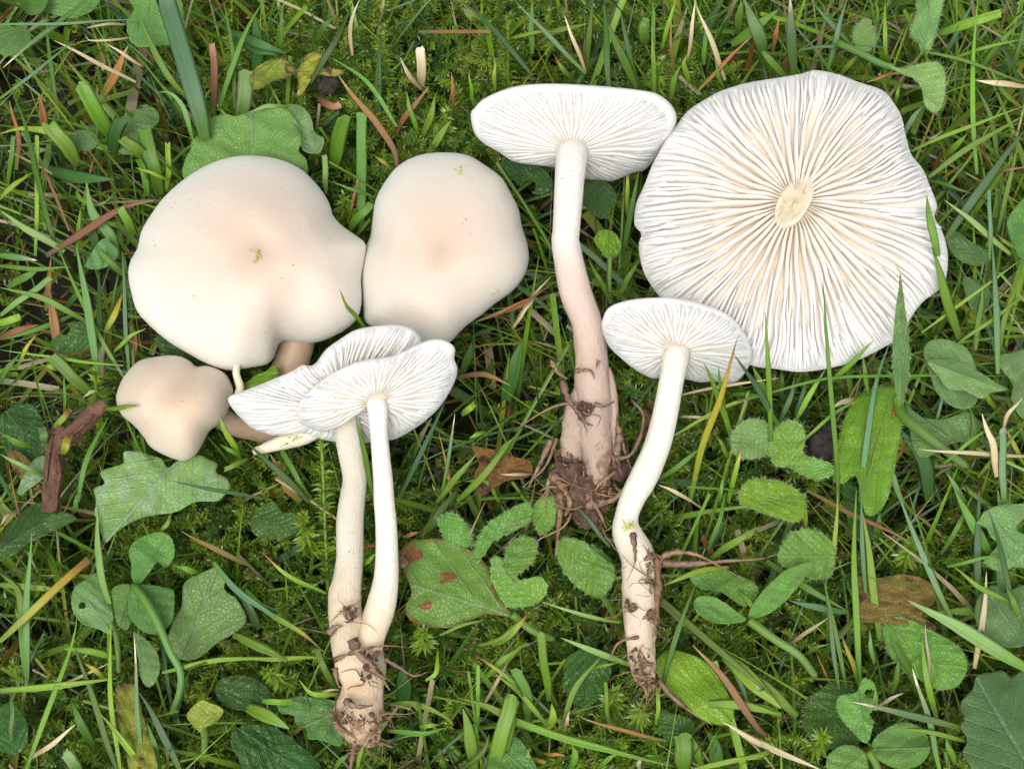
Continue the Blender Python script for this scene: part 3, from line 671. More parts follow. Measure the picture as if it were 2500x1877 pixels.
for k, (pts, hw, hh) in enumerate([
    ([(860,1560),(875,1595),(905,1620),(930,1650),(952,1685)], 12, [1.15, 1.25, 1.2, 1.0, .8]), ([(898,1615),(915,1640),(945,1660)], 11, [1.2, 1.15, .9]),
    ([(802,1548),(818,1532),(836,1528)], 10, [.9, 1.0, 1.05]), ([(815,1612),(870,1590),(930,1577),(995,1580)], 5, [.9, 1.25, 1.1, .8]),
    ([(940,1610),(975,1630),(1010,1650),(1045,1640)], 5, [.85, .7, .5, .4]), ([(808,1740),(830,1775),(870,1800),(915,1815)], 7, [.7, .7, .6, .4]),
    ([(840,1710),(870,1725),(910,1722)], 8, [1.0, 1.1, 1.0]), ([(905,1810),(935,1815),(960,1825)], 8, [.4, .3, .1]),
    ([(868,1810),(860,1850),(852,1900)], 10, [.1, -.1, -.2]), ([(818,1630),(822,1660),(830,1680)], 7, [.8, .8, .8])]):
    strip(sH, pts, hw, hh, M_STRIP if k % 2 == 0 else M_FIBRE, seed=110 + k, twist=random.uniform(-1, 1))

# loose stems of young mushrooms below the largest cap
def loose_stem(pts, mat, label, seed):
    u, v, w, h = pts[-1]
    r = empty('young_mushroom', P(u, v, h), label, 'mushroom')
    stem(r, pts, mat, seed=seed, n=26, rs=16)
loose_stem([(580,880,10,.5),(577,912,9,.55),(586,945,10,.4),(578,965,8,.3),(570,985,6,.1)], SM['pale'], 'thin pale stem hanging out below the notched cream cap', 131)
loose_stem([(770,1052,20,.55),(735,1066,22,.5),(690,1080,18,.4),(650,1093,13,.3),(622,1102,9,.15)], SM['pale'], 'pale tapering stem lying under the frilled white gills', 132)

# ------------------------------------------------------------------ leaves
LANDMARKS = [((590, 640), 'the largest smooth cap'), ((1075, 600), 'the oblong cap'), ((430, 990), 'the small lumpy cap'), ((1400, 320), 'the long-stemmed mushroom cap'),
             ((1410, 620), 'the longest stem'), ((1440, 1120), 'the soil-clad foot of the longest stem'), ((1940, 520), 'the upturned gilled cap'), ((1640, 860), 'the ivory mushroom cap'),
             ((1570, 1450), 'the dirty foot of the curved ivory stem'), ((900, 1000), 'the frilled pair of caps'), ((870, 1700), 'the shared foot of the paired stems'), ((900, 1300), 'the paired stems'),
             ((130, 1100), 'the forked brown twig'), ((380, 1200), 'the silvery scalloped leaf'), ((1090, 1420), 'the red-spotted leaf'), ((360, 1430), 'the drooping clover'), ((2130, 1750), 'the holed clover'),
             ((2420, 1780), 'the big blue-green scalloped leaf'), ((1690, 1680), 'the bright ribbed plantain leaf'), ((1900, 1200), 'the bright hairy leaf'), ((2200, 820), 'the hairy pointed leaf'),
             ((2260, 130), 'the hairy sprig'), ((740, 200), 'the shrivelled yellow leaf'), ((600, 320), 'the broad leaf behind the largest cap'), ((2200, 1480), 'the withered yellow-brown leaf'), ((2440, 1300), 'the chewed grey-green leaf'), ((60, 1300), 'the folded leaf with a torn end')]
def near(u, v):
    return min(LANDMARKS, key=lambda L: (L[0][0] - u) ** 2 + (L[0][1] - v) ** 2)[1]

def leaf_mesh(outline, h, grad, axis, serr=None, curl=0, fold=0, cup=0, seed=0, n=120, smooth_out=True, thick=.02, holes=(), corr=.02, crumple=.12):
    O = smooth_path(outline, n, True) if smooth_out else np.stack([np.interp(np.linspace(0, len(outline), n, endpoint=False), np.arange(len(outline) + 1), np.array(list(outline) + [outline[0]], float)[:, k]) for k in (0, 1)], -1)
    r_ = np.random.default_rng(seed)
    c = O.mean(0); b, tp = np.array(axis[0], float), np.array(axis[1], float); L = np.linalg.norm(tp - b); ax = (tp - b) / L; pe = np.array([-ax[1], ax[0]])
    if serr:
        k, amp, mode = serr
        ph = (np.arange(n) / n * k) % 1.0
        s = np.sqrt(np.abs(np.sin(ph * math.pi))) - .7 if mode == 'round' else (1 - np.abs(ph - .25) / .75) - .5
        O = O + norm(O - c) * (s * amp * r_.uniform(.7, 1.2, n))[:, None]
    jw = Wob(1.0, 7, seed + 9); O = O + norm(O - c) * (2.2 * jw(O[:, 0] / 9, O[:, 1] / 9))[:, None]
    rh = [.0005, .1, .2, .3, .4, .5, .6, .7, .8, .88, .95, 1.0]
    w = Wob(2.0, 5, seed); wf = Wob(2.0, 7, seed + 5); rows, UV, A = [], [], []
    hw = max(np.abs((O - b) @ pe).max(), 1)
    for side in (0, 1):
        for r in (rh if side == 0 else rh[::-1]):
            q_ = c + r * (O - c)
            t = (q_ - b) @ ax / L; x = (q_ - b) @ pe / hw
            hh = h + grad[0] * (q_[:, 0] - c[0]) / 100 + grad[1] * (q_[:, 1] - c[1]) / 100 + curl * (t - .5) ** 2 * 4 + fold * np.abs(x) + cup * r ** 2 + .13 * w(q_[:, 0] / 60, q_[:, 1] / 60) + crumple * .5 * wf(q_[:, 0] / 22, q_[:, 1] / 22)
            hh = hh + corr * .2 * np.sin((t - .45 * np.abs(x)) * 32) * np.clip(np.abs(x) * 4, 0, 1)
            if side: hh = hh - thick * (1.0 if r < 1 else .4)
            rows.append(P(q_[:, 0], q_[:, 1], hh)); UV.append(np.stack([x, t], -1)); A.append(np.full(n, r))
    V = np.concatenate(rows); F = grid_faces(2 * len(rh), n, True)[:, ::-1]
    if holes:
        q_ = np.stack(proj(V), -1)[F].mean(1)
        keep = np.ones(len(F), bool)
        for hu, hv, hr in holes: keep &= (q_[:, 0] - hu) ** 2 + (q_[:, 1] - hv) ** 2 > hr ** 2
        F = F[keep]
    return V, F, np.concatenate(UV), np.concatenate(A), O, c

def hairs(parent, V, O_idx, nh, length, seed, F):
    nh = int(nh * .55); length *= .62
    r_ = np.random.default_rng(seed)
    tris = V[np.asarray(F)[r_.integers(0, len(F) // 2, nh)]]
    w = r_.dirichlet((1, 1, 1, 1), nh)
    base = (tris * w[..., None]).sum(1)
    ctr = V.mean(0); d = norm(norm(base - ctr) * .9 + np.array([0, -.1, .55]) + r_.normal(0, .35, (nh, 3)))
    # rim hairs
    k = len(O_idx); e0 = O_idx[r_.integers(0, k, nh)]
    base = np.concatenate([base, e0]); d = np.concatenate([d, norm(norm(e0 - ctr) + r_.normal(0, .3, (nh, 3)))])
    L = length * CMU * r_.uniform(.5, 1.2, len(base))[:, None]
    s = norm(np.cross(d, CAM - base)) * .00003
    tip = base + d * L
    VV = np.stack([base - s, base + s, tip], 1).reshape(-1, 3); FF = np.arange(len(VV)).reshape(-1, 3)
    o = obj('leaf_hairs', VV, FF, M_HAIR, parent, attrs={'tint': np.tile(np.array([[.42, .52, .34]]), (len(VV), 1))}, smooth=False)
    o['kind'] = 'stuff'

def stalk(parent, pts, hw, mat, name='stalk', n=20):
    """round stalk, pts (u, v, h)"""
    q_ = smooth_path(pts, n); V, F = tube(P(q_[:, 0], q_[:, 1], q_[:, 2]), hw * PX * np.linspace(1.1, .85, n))
    uv = np.stack([np.tile(np.linspace(-.5, .5, 8), n), np.repeat(np.linspace(0, .5, n), 8)], -1)
    return obj(name, V, F, mat, parent, uv=uv)

def tube(c, r, k=8):
    n = len(c); tan = norm(np.gradient(c, axis=0)); ref = norm(CAM - c)
    a = norm(np.cross(tan, ref)); b = np.cross(a, tan); th = np.linspace(0, 2 * math.pi, k, endpoint=False)
    V = c[:, None] + (a[:, None] * np.cos(th)[None, :, None] + b[:, None] * np.sin(th)[None, :, None]) * np.broadcast_to(r, (n,))[:, None, None]
    F = [tuple(x) for x in grid_faces(n, k, True)] + [tuple(range(k))[::-1], tuple((n - 1) * k + j for j in range(k))]
    return V.reshape(-1, 3), F

def leaf(outline, h, label, mat='scallop', axis=None, grad=(0, 0), serr=None, curl=0, fold=0, cup=0, hair=0, stem_pts=None, stem_hw=9, name='broad_leaf', group=None, holes=(), seed=None, corr=.02, cat='leaf', smooth_out=True, hlen=.12, crumple=.12):
    seed = seed if seed is not None else int(outline[0][0] * 7 + outline[0][1])
    o_ = np.array(outline, float)
    if axis is None:
        c = o_.mean(0); k = np.argmax(((o_ - c) ** 2).sum(1)); axis = (2 * c - o_[k], o_[k])
    rg = np.random.default_rng(seed + 77).normal(0, .13, 2)
    V, F, uv, A, O, c = leaf_mesh(outline, h, (grad[0] + rg[0], grad[1] + rg[1]), axis, serr, curl, fold, cup, seed, holes=holes, corr=corr, smooth_out=smooth_out, crumple=.3 if mat in ('dead', 'deadyellow', 'yellow') else crumple)
    bpt = P(axis[0][0], axis[0][1], h - .5)
    m = inpoly(O); lmask[m] = np.maximum(lmask[m], h)
    if not hair and not stem_pts:
        o = obj(name, V, F, LM[mat], None, V.mean(0), {'rho': A}, uv)
        return tag(o, label, cat, group)
    root = empty(name, bpt, label, cat, group)
    bl = obj('leaf_blade', V, F, LM[mat], root, attrs={'rho': A}, uv=uv)
    if hair: hairs(bl, V, P(O[:, 0], O[:, 1], h + grad[0] * (O[:, 0] - c[0]) / 100 + grad[1] * (O[:, 1] - c[1]) / 100 + cup), hair, hlen, seed, F)
    if stem_pts: stalk(root, stem_pts, stem_hw, BM['pale'])
    return root

def ell(cx, cy, a, b, ang, n=14, egg=.15):
    th = np.linspace(0, 2 * math.pi, n, endpoint=False); ca, sa = math.cos(R(ang)), math.sin(R(ang))
    x = a * np.cos(th); y = b * np.sin(th) * (1 - egg * np.cos(th))
    return [(cx + i * ca - j * sa, cy + i * sa + j * ca) for i, j in zip(x, y)]

def axis_of(cx, cy, a, ang):
    d = (math.cos(R(ang)) * a, math.sin(R(ang)) * a)
    return ((cx - d[0], cy - d[1]), (cx + d[0], cy + d[1]))

leaf(full([(395,380),(400,345),(412,322),(415,300),(440,285),(448,258),(490,246),(510,250),(560,233),(605,232),(625,240),(645,268),(655,300),(645,325),(662,345),(660,385),(600,420),(500,430),(430,420)]), .12,
     'broad pale green scalloped leaf behind the largest smooth cap', 'scallop', axis=full([(540, 430), (545, 232)]), grad=(0, -.05), corr=.03)
leaf(full([(203,1055),(226,1045),(217,1020),(245,1008),(266,1000),(268,976),(300,975),(330,985),(348,990),(362,1010),(385,995),(430,983),(450,992),(468,1000),(466,1020),(485,1030),(498,1050),(488,1066),(470,1082),(420,1085),(385,1105),(340,1112),(305,1120),(280,1130),(250,1152),(228,1173),(218,1150),(214,1128),(203,1110),(208,1080)]), .22,
     'silvery green scalloped leaf with white bloom, under the small lumpy cap', 'silver', axis=full([(365, 1010), (228, 1170)]), grad=(.02, -.05), cup=-.1, corr=.03)
leaf(full([(360,1400),(375,1340),(392,1310),(398,1260),(430,1240),(468,1225),(488,1245),(484,1270),(497,1285),(508,1290),(530,1325),(528,1350),(500,1372),(470,1388),(430,1420),(390,1425)]), -.15,
     'dark blue-green lobed leaf behind the drooping clover', 'bluegreen', axis=full([(390, 1420), (470, 1228)]), grad=(0, -.15))
leaf(full([(-20,1190),(0,1160),(30,1125),(60,1095),(90,1085),(105,1098),(120,1110),(135,1105),(165,1118),(150,1130),(110,1150),(60,1175),(20,1205),(-20,1215)]), .05,
     'folded green leaf with a torn end below the forked twig', 'dark', axis=full([(-20, 1200), (130, 1100)]), fold=-.2, grad=(0, .1))
leaf(full([(865,1195),(880,1172),(920,1164),(965,1165),(1012,1185),(1040,1205),(1058,1232),(1066,1262),(1078,1295),(1112,1332),(1080,1330),(1050,1328),(1010,1342),(960,1357),(905,1350),(882,1335),(876,1310),(888,1285),(884,1260),(872,1235)]), .0,
     'oval green leaf with reddish brown spots beside the paired stems', 'spotted', axis=full([(1108, 1332), (868, 1255)]), grad=(.03, -.02), cup=-.08, stem_pts=[(1250, 1500, .0), (1300, 1540, -.2), (1350, 1560, -.7)], corr=.015)
HL = 'hairy toothed leaf'
leaf(full([(945,1125),(955,1110),(985,1110),(1010,1135),(1022,1160),(1015,1180),(985,1175),(958,1160)]), .1, 'hairy green leaf standing just above the red-spotted leaf', 'hairy', serr=(18, 5, 'tooth'), hair=160, grad=(0, -.1))
leaf(full([(1022,1200),(1030,1165),(1055,1130),(1085,1110),(1120,1090),(1145,1085),(1150,1105),(1140,1130),(1105,1150),(1065,1170),(1045,1200),(1030,1215)]), .2, 'long hairy leaf slanting up to the roots of the longest stem', 'hairy', axis=full([(1025, 1205), (1148, 1090)]), serr=(20, 5, 'tooth'), hair=180, fold=.12)
leaf(full([(1090,1200),(1098,1175),(1125,1160),(1155,1165),(1162,1185),(1150,1215),(1120,1240),(1098,1245),(1088,1225)]), .3, 'small hairy leaf with a pale round blister beside the red-spotted leaf', 'hairy', serr=(18, 5, 'tooth'), hair=150)
leaf(full([(1060,1215),(1080,1205),(1120,1250),(1165,1245),(1182,1265),(1175,1290),(1140,1310),(1095,1312),(1068,1300)]), -.05, 'rounded hairy leaf tucked under the small blistered leaf', 'hairy', serr=(20, 5, 'tooth'), hair=150)
leaf(full([(1150,1120),(1155,1090),(1180,1072),(1203,1080),(1207,1105),(1195,1135),(1175,1155),(1160,1145)]), .15, 'hairy leaf with a dark hole against the roots of the longest stem', 'hairy', serr=(16, 5, 'tooth'), hair=130)
leaf(full([(0,115),(-10,70),(10,52),(30,58),(48,45),(60,60),(68,85),(52,105),(25,120)]), .0, 'pale green kidney leaf at the crossing of two blue-green blades', 'scallop', serr=(12, 5, 'tooth'))
leaf(full([(55,0),(85,-15),(160,-20),(215,-5),(200,22),(160,38),(120,32),(80,20)]), -.1, 'grey-green leaf crossed by a long blue-green blade', 'scallop')
leaf(full([(25,-10),(100,-15),(98,15),(85,30),(60,32),(45,10)]), .05, 'curled glossy green leaf tip', 'clover', cup=.25)
leaf(full([(278,-15),(290,20),(275,45),(280,85),(300,100),(340,98),(378,92),(398,60),(380,-10)]), -.05, 'torn green leaf with brown ragged edge beside the broad blue-green blade', 'scallop', serr=(20, 4, 'tooth'))
leaf(full([(538,172),(548,152),(575,132),(605,125),(630,140),(640,155),(620,168),(590,175),(565,190),(545,192)]), .15, 'shrivelled yellow-green leaf with dark crisp edge', 'yellow', cup=.15, hair=60)
leaf(full([(640,158),(655,130),(672,112),(695,115),(702,130),(690,145),(720,148),(745,155),(720,165),(690,162),(670,172),(655,200),(642,205),(645,180)]), .1, 'yellowing three-lobed hairy leaf next to the dark crumpled lump', 'yellow', hair=60)
leaf(full([(600,232),(640,226),(668,245),(680,285),(700,300),(690,330),(655,325),(648,290),(630,265)]), .22, 'small wilted green leaf curling over the scalloped leaf', 'silver', cup=.12, crumple=.4)
leaf(full([(1968,60),(1980,30),(1990,-15),(2035,-15),(2032,30),(2020,75),(2008,108),(1990,112),(1985,90),(1968,80)]), 1.0, 'pale furry leaf standing upright on the hairy sprig', 'hairypale', axis=full([(1998, 112), (2012, -15)]), hair=260, fold=-.15, hlen=.16, grad=(0, -.2))
leaf(full([(1915,140),(1950,148),(1985,138),(2025,135),(2042,160),(2040,210),(2030,238),(2012,240),(1998,225),(1992,195),(1975,170),(1945,158)]), 1.0, 'furry green leaf hanging from the hairy sprig', 'hairypale', axis=full([(1918, 145), (2030, 235)]), hair=300, fold=-.12, hlen=.16,
     stem_pts=[(2045, 105, .7), (2100, 130, .8), (2150, 155, .9), (2180, 165, 1.0)], stem_hw=10)
leaf(full([(1842,80),(1850,55),(1870,40),(1885,55),(1892,85),(1880,108),(1855,108)]), .4, 'small furry leaf at the lower end of the hairy sprig', 'hairypale', hair=180, hlen=.15)
leaf(full([(1578,950),(1590,920),(1620,905),(1650,908),(1668,925),(1660,955),(1675,975),(1650,985),(1620,992),(1590,985)]), .3, 'hairy green leaf left of its pair under the ivory cap', 'hairypale', serr=(20, 5, 'tooth'), hair=200)
leaf(full([(1660,970),(1672,930),(1700,908),(1730,915),(1740,945),(1735,975),(1745,1000),(1715,1005),(1680,1008),(1665,990)]), .35, 'hairy green leaf right of its pair under the ivory cap', 'hairy', serr=(20, 5, 'tooth'), hair=200)
leaf(full([(1700,1000),(1730,985),(1780,995),(1802,1010),(1795,1028),(1760,1035),(1725,1022)]), .1, 'yellowing hairy leaf beside the black soil lump', 'hairy', serr=(16, 5, 'tooth'), hair=120)
leaf(full([(1595,1065),(1612,1040),(1650,1033),(1700,1045),(1735,1070),(1742,1100),(1722,1128),(1685,1120),(1640,1105),(1605,1090)]), .45, 'brightest yellow-green hairy leaf with a tiny hole', 'plantain', serr=(24, 4, 'tooth'), hair=220, grad=(0, -.05))
leaf(full([(1680,1200),(1700,1160),(1735,1142),(1775,1150),(1800,1180),(1803,1215),(1790,1245),(1760,1252),(1730,1235),(1695,1225)]), .2, 'round hairy leaf with a brown-edged hole under the bright hairy leaf', 'hairy', serr=(24, 5, 'tooth'), hair=200)
leaf(full([(1800,1030),(1808,960),(1830,890),(1865,845),(1905,835),(1945,840),(1950,900),(1940,970),(1925,1050),(1905,1100),(1870,1110),(1850,1030),(1820,1045)]), .15, 'long soft green hairy leaf below the upturned gilled cap', 'plantain', axis=full([(1930, 840), (1850, 1110)]), hair=260, fold=-.15)
leaf(full([(1945,590),(1952,640),(1960,700),(1966,770),(1960,830),(1945,870),(1932,830),(1928,770),(1932,690),(1940,630)]), 2.5, 'hairy pointed leaf standing up in front of the upturned gilled cap', 'hairypale', axis=full([(1945, 870), (1945, 590)]), hair=260, fold=-.15, grad=(0, -.35), hlen=.15,
     stem_pts=[(2195, 970, 2.05), (2200, 1010, 1.3), (2270, 1070, .4), (2360, 1140, -.6)], stem_hw=12)
leaf(full([(1995,760),(2010,735),(2050,735),(2090,755),(2110,800),(2115,850),(2100,880),(2060,880),(2025,850),(2005,800)]), .1, 'grey-green oval leaf with a brown rim right of the hairy pointed leaf', 'clovergrey')
leaf(full([(2003,780),(2030,775),(2070,780),(2110,800),(2150,825),(2175,842),(2140,848),(2120,862),(2085,845),(2050,842),(2025,812)]), .5, 'blue-green clover leaflet edge-on above the grey-green oval leaf', 'clovergrey', axis=full([(2003, 780), (2175, 845)]), fold=-.2)
leaf(full([(2150,775),(2180,762),(2230,760),(2235,850),(2230,915),(2200,895),(2185,860),(2188,830),(2165,800)]), .3, 'blue-green leaf with a chewed rim by the white dry straws', 'clovergrey')
leaf(full([(1960,880),(1990,900),(2040,905),(2090,890),(2110,920),(2095,950),(2050,960),(2010,985),(1980,980),(1965,930)]), -.3, 'dark blue-green leaf in the shade behind the olive leaf stalk', 'bluegreen')
leaf(full([(2110,1130),(2125,1105),(2160,1090),(2230,1085),(2235,1100),(2200,1105),(2190,1130),(2200,1150),(2235,1160),(2235,1230),(2190,1225),(2160,1240),(2120,1215),(2150,1210),(2165,1185),(2140,1160),(2130,1140)]), .35, 'grey-green leaf with large bites chewed out of it', 'clovergrey', smooth_out=False)
leaf(full([(2108,1300),(2125,1275),(2150,1265),(2165,1282),(2185,1275),(2230,1268),(2235,1370),(2215,1395),(2175,1398),(2130,1385),(2108,1345)]), .3, 'notched grey-green leaflet with a pale spot', 'clovergrey')
leaf(full([(2235,1440),(2205,1450),(2185,1465),(2165,1448),(2140,1452),(2110,1460),(2100,1490),(2075,1520),(2082,1550),(2075,1570),(2090,1600),(2080,1625),(2098,1660),(2110,1700),(2235,1700)]), .35, 'big blue-green scalloped leaf beside the holed clover', 'bluegreen', axis=full([(2240, 1690), (2110, 1470)]), corr=.03)
leaf(full([(1735,1560),(1740,1520),(1770,1490),(1810,1475),(1850,1500),(1860,1560),(1845,1610),(1800,1620),(1755,1600)]), -.25, 'round dull green hairy leaf beneath the holed clover', 'dark', serr=(26, 5, 'tooth'), hair=120)
leaf(full([(1908,1340),(1930,1330),(1980,1345),(2030,1370),(2075,1400),(2090,1440),(2070,1480),(2030,1490),(1990,1470),(1950,1450),(1915,1400)]), -.1, 'broad hairy green leaf below the withered yellow-brown leaf', 'hairy', axis=full([(1910, 1345), (2080, 1480)]), hair=200)
leaf(full([(1840,1280),(1855,1245),(1900,1248),(1950,1240),(1995,1250),(2022,1275),(2020,1300),(1990,1330),(2020,1350),(2010,1375),(1960,1352),(1900,1345),(1860,1340)]), -.2, 'withered yellow-brown leaf lying in the moss', 'deadyellow', cup=.12)
leaf(full([(600,1515),(640,1505),(690,1508),(740,1520),(758,1545),(770,1585),(745,1590),(735,1612),(710,1605),(690,1598),(665,1595),(660,1572),(640,1565),(632,1545),(608,1540)]), .1, 'bright green toothed leaf under the shared foot of the paired stems', 'scallop', axis=full([(770, 1520), (630, 1580)]), corr=.03)
leaf(full([(1415,1430),(1440,1405),(1480,1410),(1525,1430),(1560,1475),(1585,1530),(1575,1565),(1530,1560),(1490,1535),(1450,1510),(1425,1470)]), .05, 'bright green ribbed plantain leaf beside the dirty foot of the curved ivory stem', 'plantain', axis=full([(1580, 1560), (1420, 1410)]), grad=(0, .02), cup=-.1, corr=0)
leaf(full([(404,1548),(430,1515),(455,1518),(482,1535),(468,1558),(440,1572),(432,1580)]), .1, 'tiny pale yellow leaf standing above the moss', 'lime', cup=.1, stem_pts=[(495, 1770, .05), (500, 1800, -.3), (498, 1840, -.8)], stem_hw=9)
leaf(full([(250,1485),(262,1475),(295,1480),(302,1520),(320,1580),(340,1650),(345,1700),(290,1700),(270,1620),(252,1540)]), -.05, 'yellow-green shrivelled leaf with a dark red cut end', 'yellow', axis=full([(320, 1690), (270, 1478)]))
leaf(full([(1258,430),(1265,400),(1290,388),(1315,395),(1332,425),(1325,450),(1305,472),(1275,460)]), .0, 'small bright oval leaf right of the longest stem', 'dark', seed=5)
leaf(full([(1283,515),(1300,497),(1325,500),(1342,525),(1335,548),(1315,560),(1295,540)]), .15, 'small pointed leaf on a thin stalk between two mushrooms', 'plantain', stem_pts=[(1490, 622, .1), (1488, 680, -.2), (1490, 740, -.8)], stem_hw=6)
leaf(full([(1085,355),(1110,345),(1150,355),(1180,370),(1195,400),(1175,420),(1140,412),(1110,390)]), -.1, 'dark leaf with a round hole left of the longest stem', 'dark', holes=[(1292, 455, 16)])
leaf(full([(150,295),(170,282),(200,285),(212,305),(195,325),(160,320)]), -.1, 'blue-green oval leaflet among the square-cut blades', 'clovergrey')
leaf(full([(240,300),(260,255),(290,238),(330,232),(345,258),(325,285),(330,305),(300,330),(262,330)]), -.3, 'blue-green leaf behind the square-cut blades', 'bluegreen')
leaf(full([(185,575),(205,535),(225,515),(240,525),(258,545),(240,570),(215,582)]), .1, 'small blue-green leaf left of the largest smooth cap', 'clovergrey')
leaf(full([(110,745),(130,710),(160,695),(195,700),(215,720),(205,745),(170,760),(135,762)]), -.25, 'dark oval leaf with a hole, left of the small lumpy cap', 'dark', holes=[(158, 805, 13)])
leaf(full([(0,900),(25,880),(60,872),(80,885),(100,930),(95,985),(60,1000),(20,985),(5,940)]), -.2, 'dark glossy leaf touching the forked twig', 'dark')
leaf(full([(38,1060),(60,1010),(85,985),(100,990),(95,1030),(60,1060),(45,1070)]), .0, 'torn pale green leaf scrap beside the forked twig', 'silver')
leaf(full([(15,980),(40,975),(75,1010),(85,1050),(70,1058),(40,1030)]), -.05, 'yellow-brown curled leaf left of the forked twig', 'deadyellow')
leaf(full([(1060,1640),(1075,1610),(1100,1590),(1125,1600),(1150,1640),(1165,1690),(1060,1690)]), .1, 'pale green pointed leaf between mown blades', 'clover')
leaf(full([(545,755+60),(575,800),(590,790),(600,800),(598,815),(570,850),(545,850),(520,840)]), .05, 'pleated green leaf below the notch of the largest cap', 'plantain')
leaf(full([(340,720),(380,730),(430,765),(450,790),(420,800),(370,790),(345,760)]), -.25, 'dark leaf in the shade between the largest and the small cap', 'dark')
leaf(full([(465,1490),(480,1465),(520,1458),(560,1470),(585,1495),(570,1525),(520,1535),(480,1520)]), -.3, 'dull ribbed leaf deep in the moss', 'dark')
leaf(full([(500,1585),(540,1565),(600,1575),(650,1610),(690,1650),(690,1690),(560,1690),(510,1630)]), -.35, 'large dark glossy leaf in the shade beside the bright toothed leaf', 'dark')
leaf(full([(-15,1560),(10,1520),(40,1530),(60,1570),(55,1610),(30,1630),(-15,1610)]), -.15, 'glossy dark oval leaf at the bleached stub', 'dark')
leaf(full([(540,1130),(555,1100),(590,1085),(610,1105),(640,1110),(650,1140),(620,1160),(580,1165),(550,1155)]), -.25, 'soft lobed leaf sunk in the moss by the silvery leaf', 'dark')
leaf(full([(1420,1530),(1250+200,1540),(1500,1560),(1480,1600),(1430,1590)]), -.2, 'shaded green leaf under the ribbed plantain leaf', 'dark')
leaf(full([(1220,1430),(1260,1400),(1300,1410),(1320,1450),(1300,1500),(1260,1530),(1225,1500)]), -.5, 'dark round leaf low between bent blades', 'dark')
leaf(full([(1820,980+60),(1850,1050),(1890,1080),(1900,1150),(1860,1170),(1830,1120)]), -.3, 'dark leaf under the long soft hairy leaf', 'dark')
leaf(full([(1200,1180),(1230,1160),(1300,1190),(1330,1240),(1300,1290),(1250,1270),(1215,1230)]), -.45, 'shaded toothed leaf below the roots of the longest stem', 'hairy', serr=(18, 5, 'tooth'), hair=90)
leaf(full([(2040,570-60),(2065,500),(2095,520),(2130,540),(2140,560),(2110,575),(2070,560)]), -.1, 'ragged grey-green leaf behind crossing blades right of the gilled cap', 'bluegreen')
leaf(full([(2080,600),(2110,610),(2140,640),(2120,680),(2095,665)]), -.2, 'small leaf dangling right of the gilled cap', 'clovergrey')
leaf(full([(2175,480),(2200,440),(2240,420),(2240,580),(2205,560),(2185,520)]), .2, 'brown-veined green leaf at the orange grass tips', 'clover')
leaf(full([(1250,850),(1290,840),(1330,850),(1335,875),(1300,890),(1262,880)]), -.5, 'fallen brown leaf beside the soil-clad foot', 'dead')
leaf(full([(1020,965),(1060,970),(1110,985),(1150,1000),(1140,1030),(1090,1040),(1040,1070),(1020,1040),(1035,1000)]), -.15, 'crumpled reddish brown leaf right of the paired stems', 'dead', cup=.1)
leaf(full([(1395,900-30),(1430,880),(1420,930),(1390,940)]), -.3, 'small rusty leaf scrap beneath the ivory cap', 'dead')

# clovers: leaflets of one plant
def clover(leaflets, stalk_pts, label, mat='clover', hw=9):
    root = empty('clover_plant', P(stalk_pts[-1][0], stalk_pts[-1][1], stalk_pts[-1][2]), label, 'clover')
    for k, (pts, ax, h, grad, fold, holes) in enumerate(leaflets):
        V, F, uv, A, O, c = leaf_mesh(full(pts), h, grad, full(ax), (30, 2.0, 'tooth'), 0, fold, 0, 500 + k, holes=holes, corr=.008)
        m = inpoly(O); lmask[m] = np.maximum(lmask[m], h)
        obj('leaflet', V, F, LM[mat], root, attrs={'rho': A}, uv=uv)
    stalk(root, stalk_pts, hw, BM['pale'], n=28)
clover([([(283,1215),(279,1190),(290,1170),(320,1155),(350,1150),(372,1165),(377,1195),(370,1215),(355,1225),(340,1215),(320,1240),(300,1262),(285,1250)], [(292, 1262), (362, 1152)], .45, (0, -.1), -.18, ()),
        ([(278,1290),(285,1268),(310,1262),(350,1268),(374,1278),(376,1320),(370,1345),(345,1368),(310,1365),(285,1340),(275,1315)], [(288, 1266), (340, 1362)], .35, (0, 0), -.1, ()),
        ([(262,1262),(282,1266),(280,1290),(285,1330),(275,1360),(255,1350),(245,1310),(242,1275)], [(285, 1264), (258, 1350)], .3, (0, 0), -.2, ())],
       [(325, 1430, .5), (352, 1462, .62), (385, 1520, .6), (415, 1590, .5), (440, 1640, .35), (438, 1690, 0), (420, 1740, -.6)], 'drooping clover with a folded leaflet below the silvery scalloped leaf')
clover([([(160,1270),(185,1252),(215,1235),(235,1275),(245,1330),(240,1370),(215,1360),(175,1345),(155,1310)], [(240, 1365), (165, 1262)], .1, (0, 0), -.1, [(201, 1478, 9)]),
        ([(288,1365),(320,1385),(340,1410),(346,1445),(335,1475),(318,1484),(303,1460),(298,1420)], [(290, 1366), (325, 1480)], .25, (0, 0), -.12, ())],
       [(270, 1520, .1), (285, 1560, -.1), (290, 1640, -.6)], 'blue-green clover half hidden behind the drooping clover', 'clovergrey', 7)
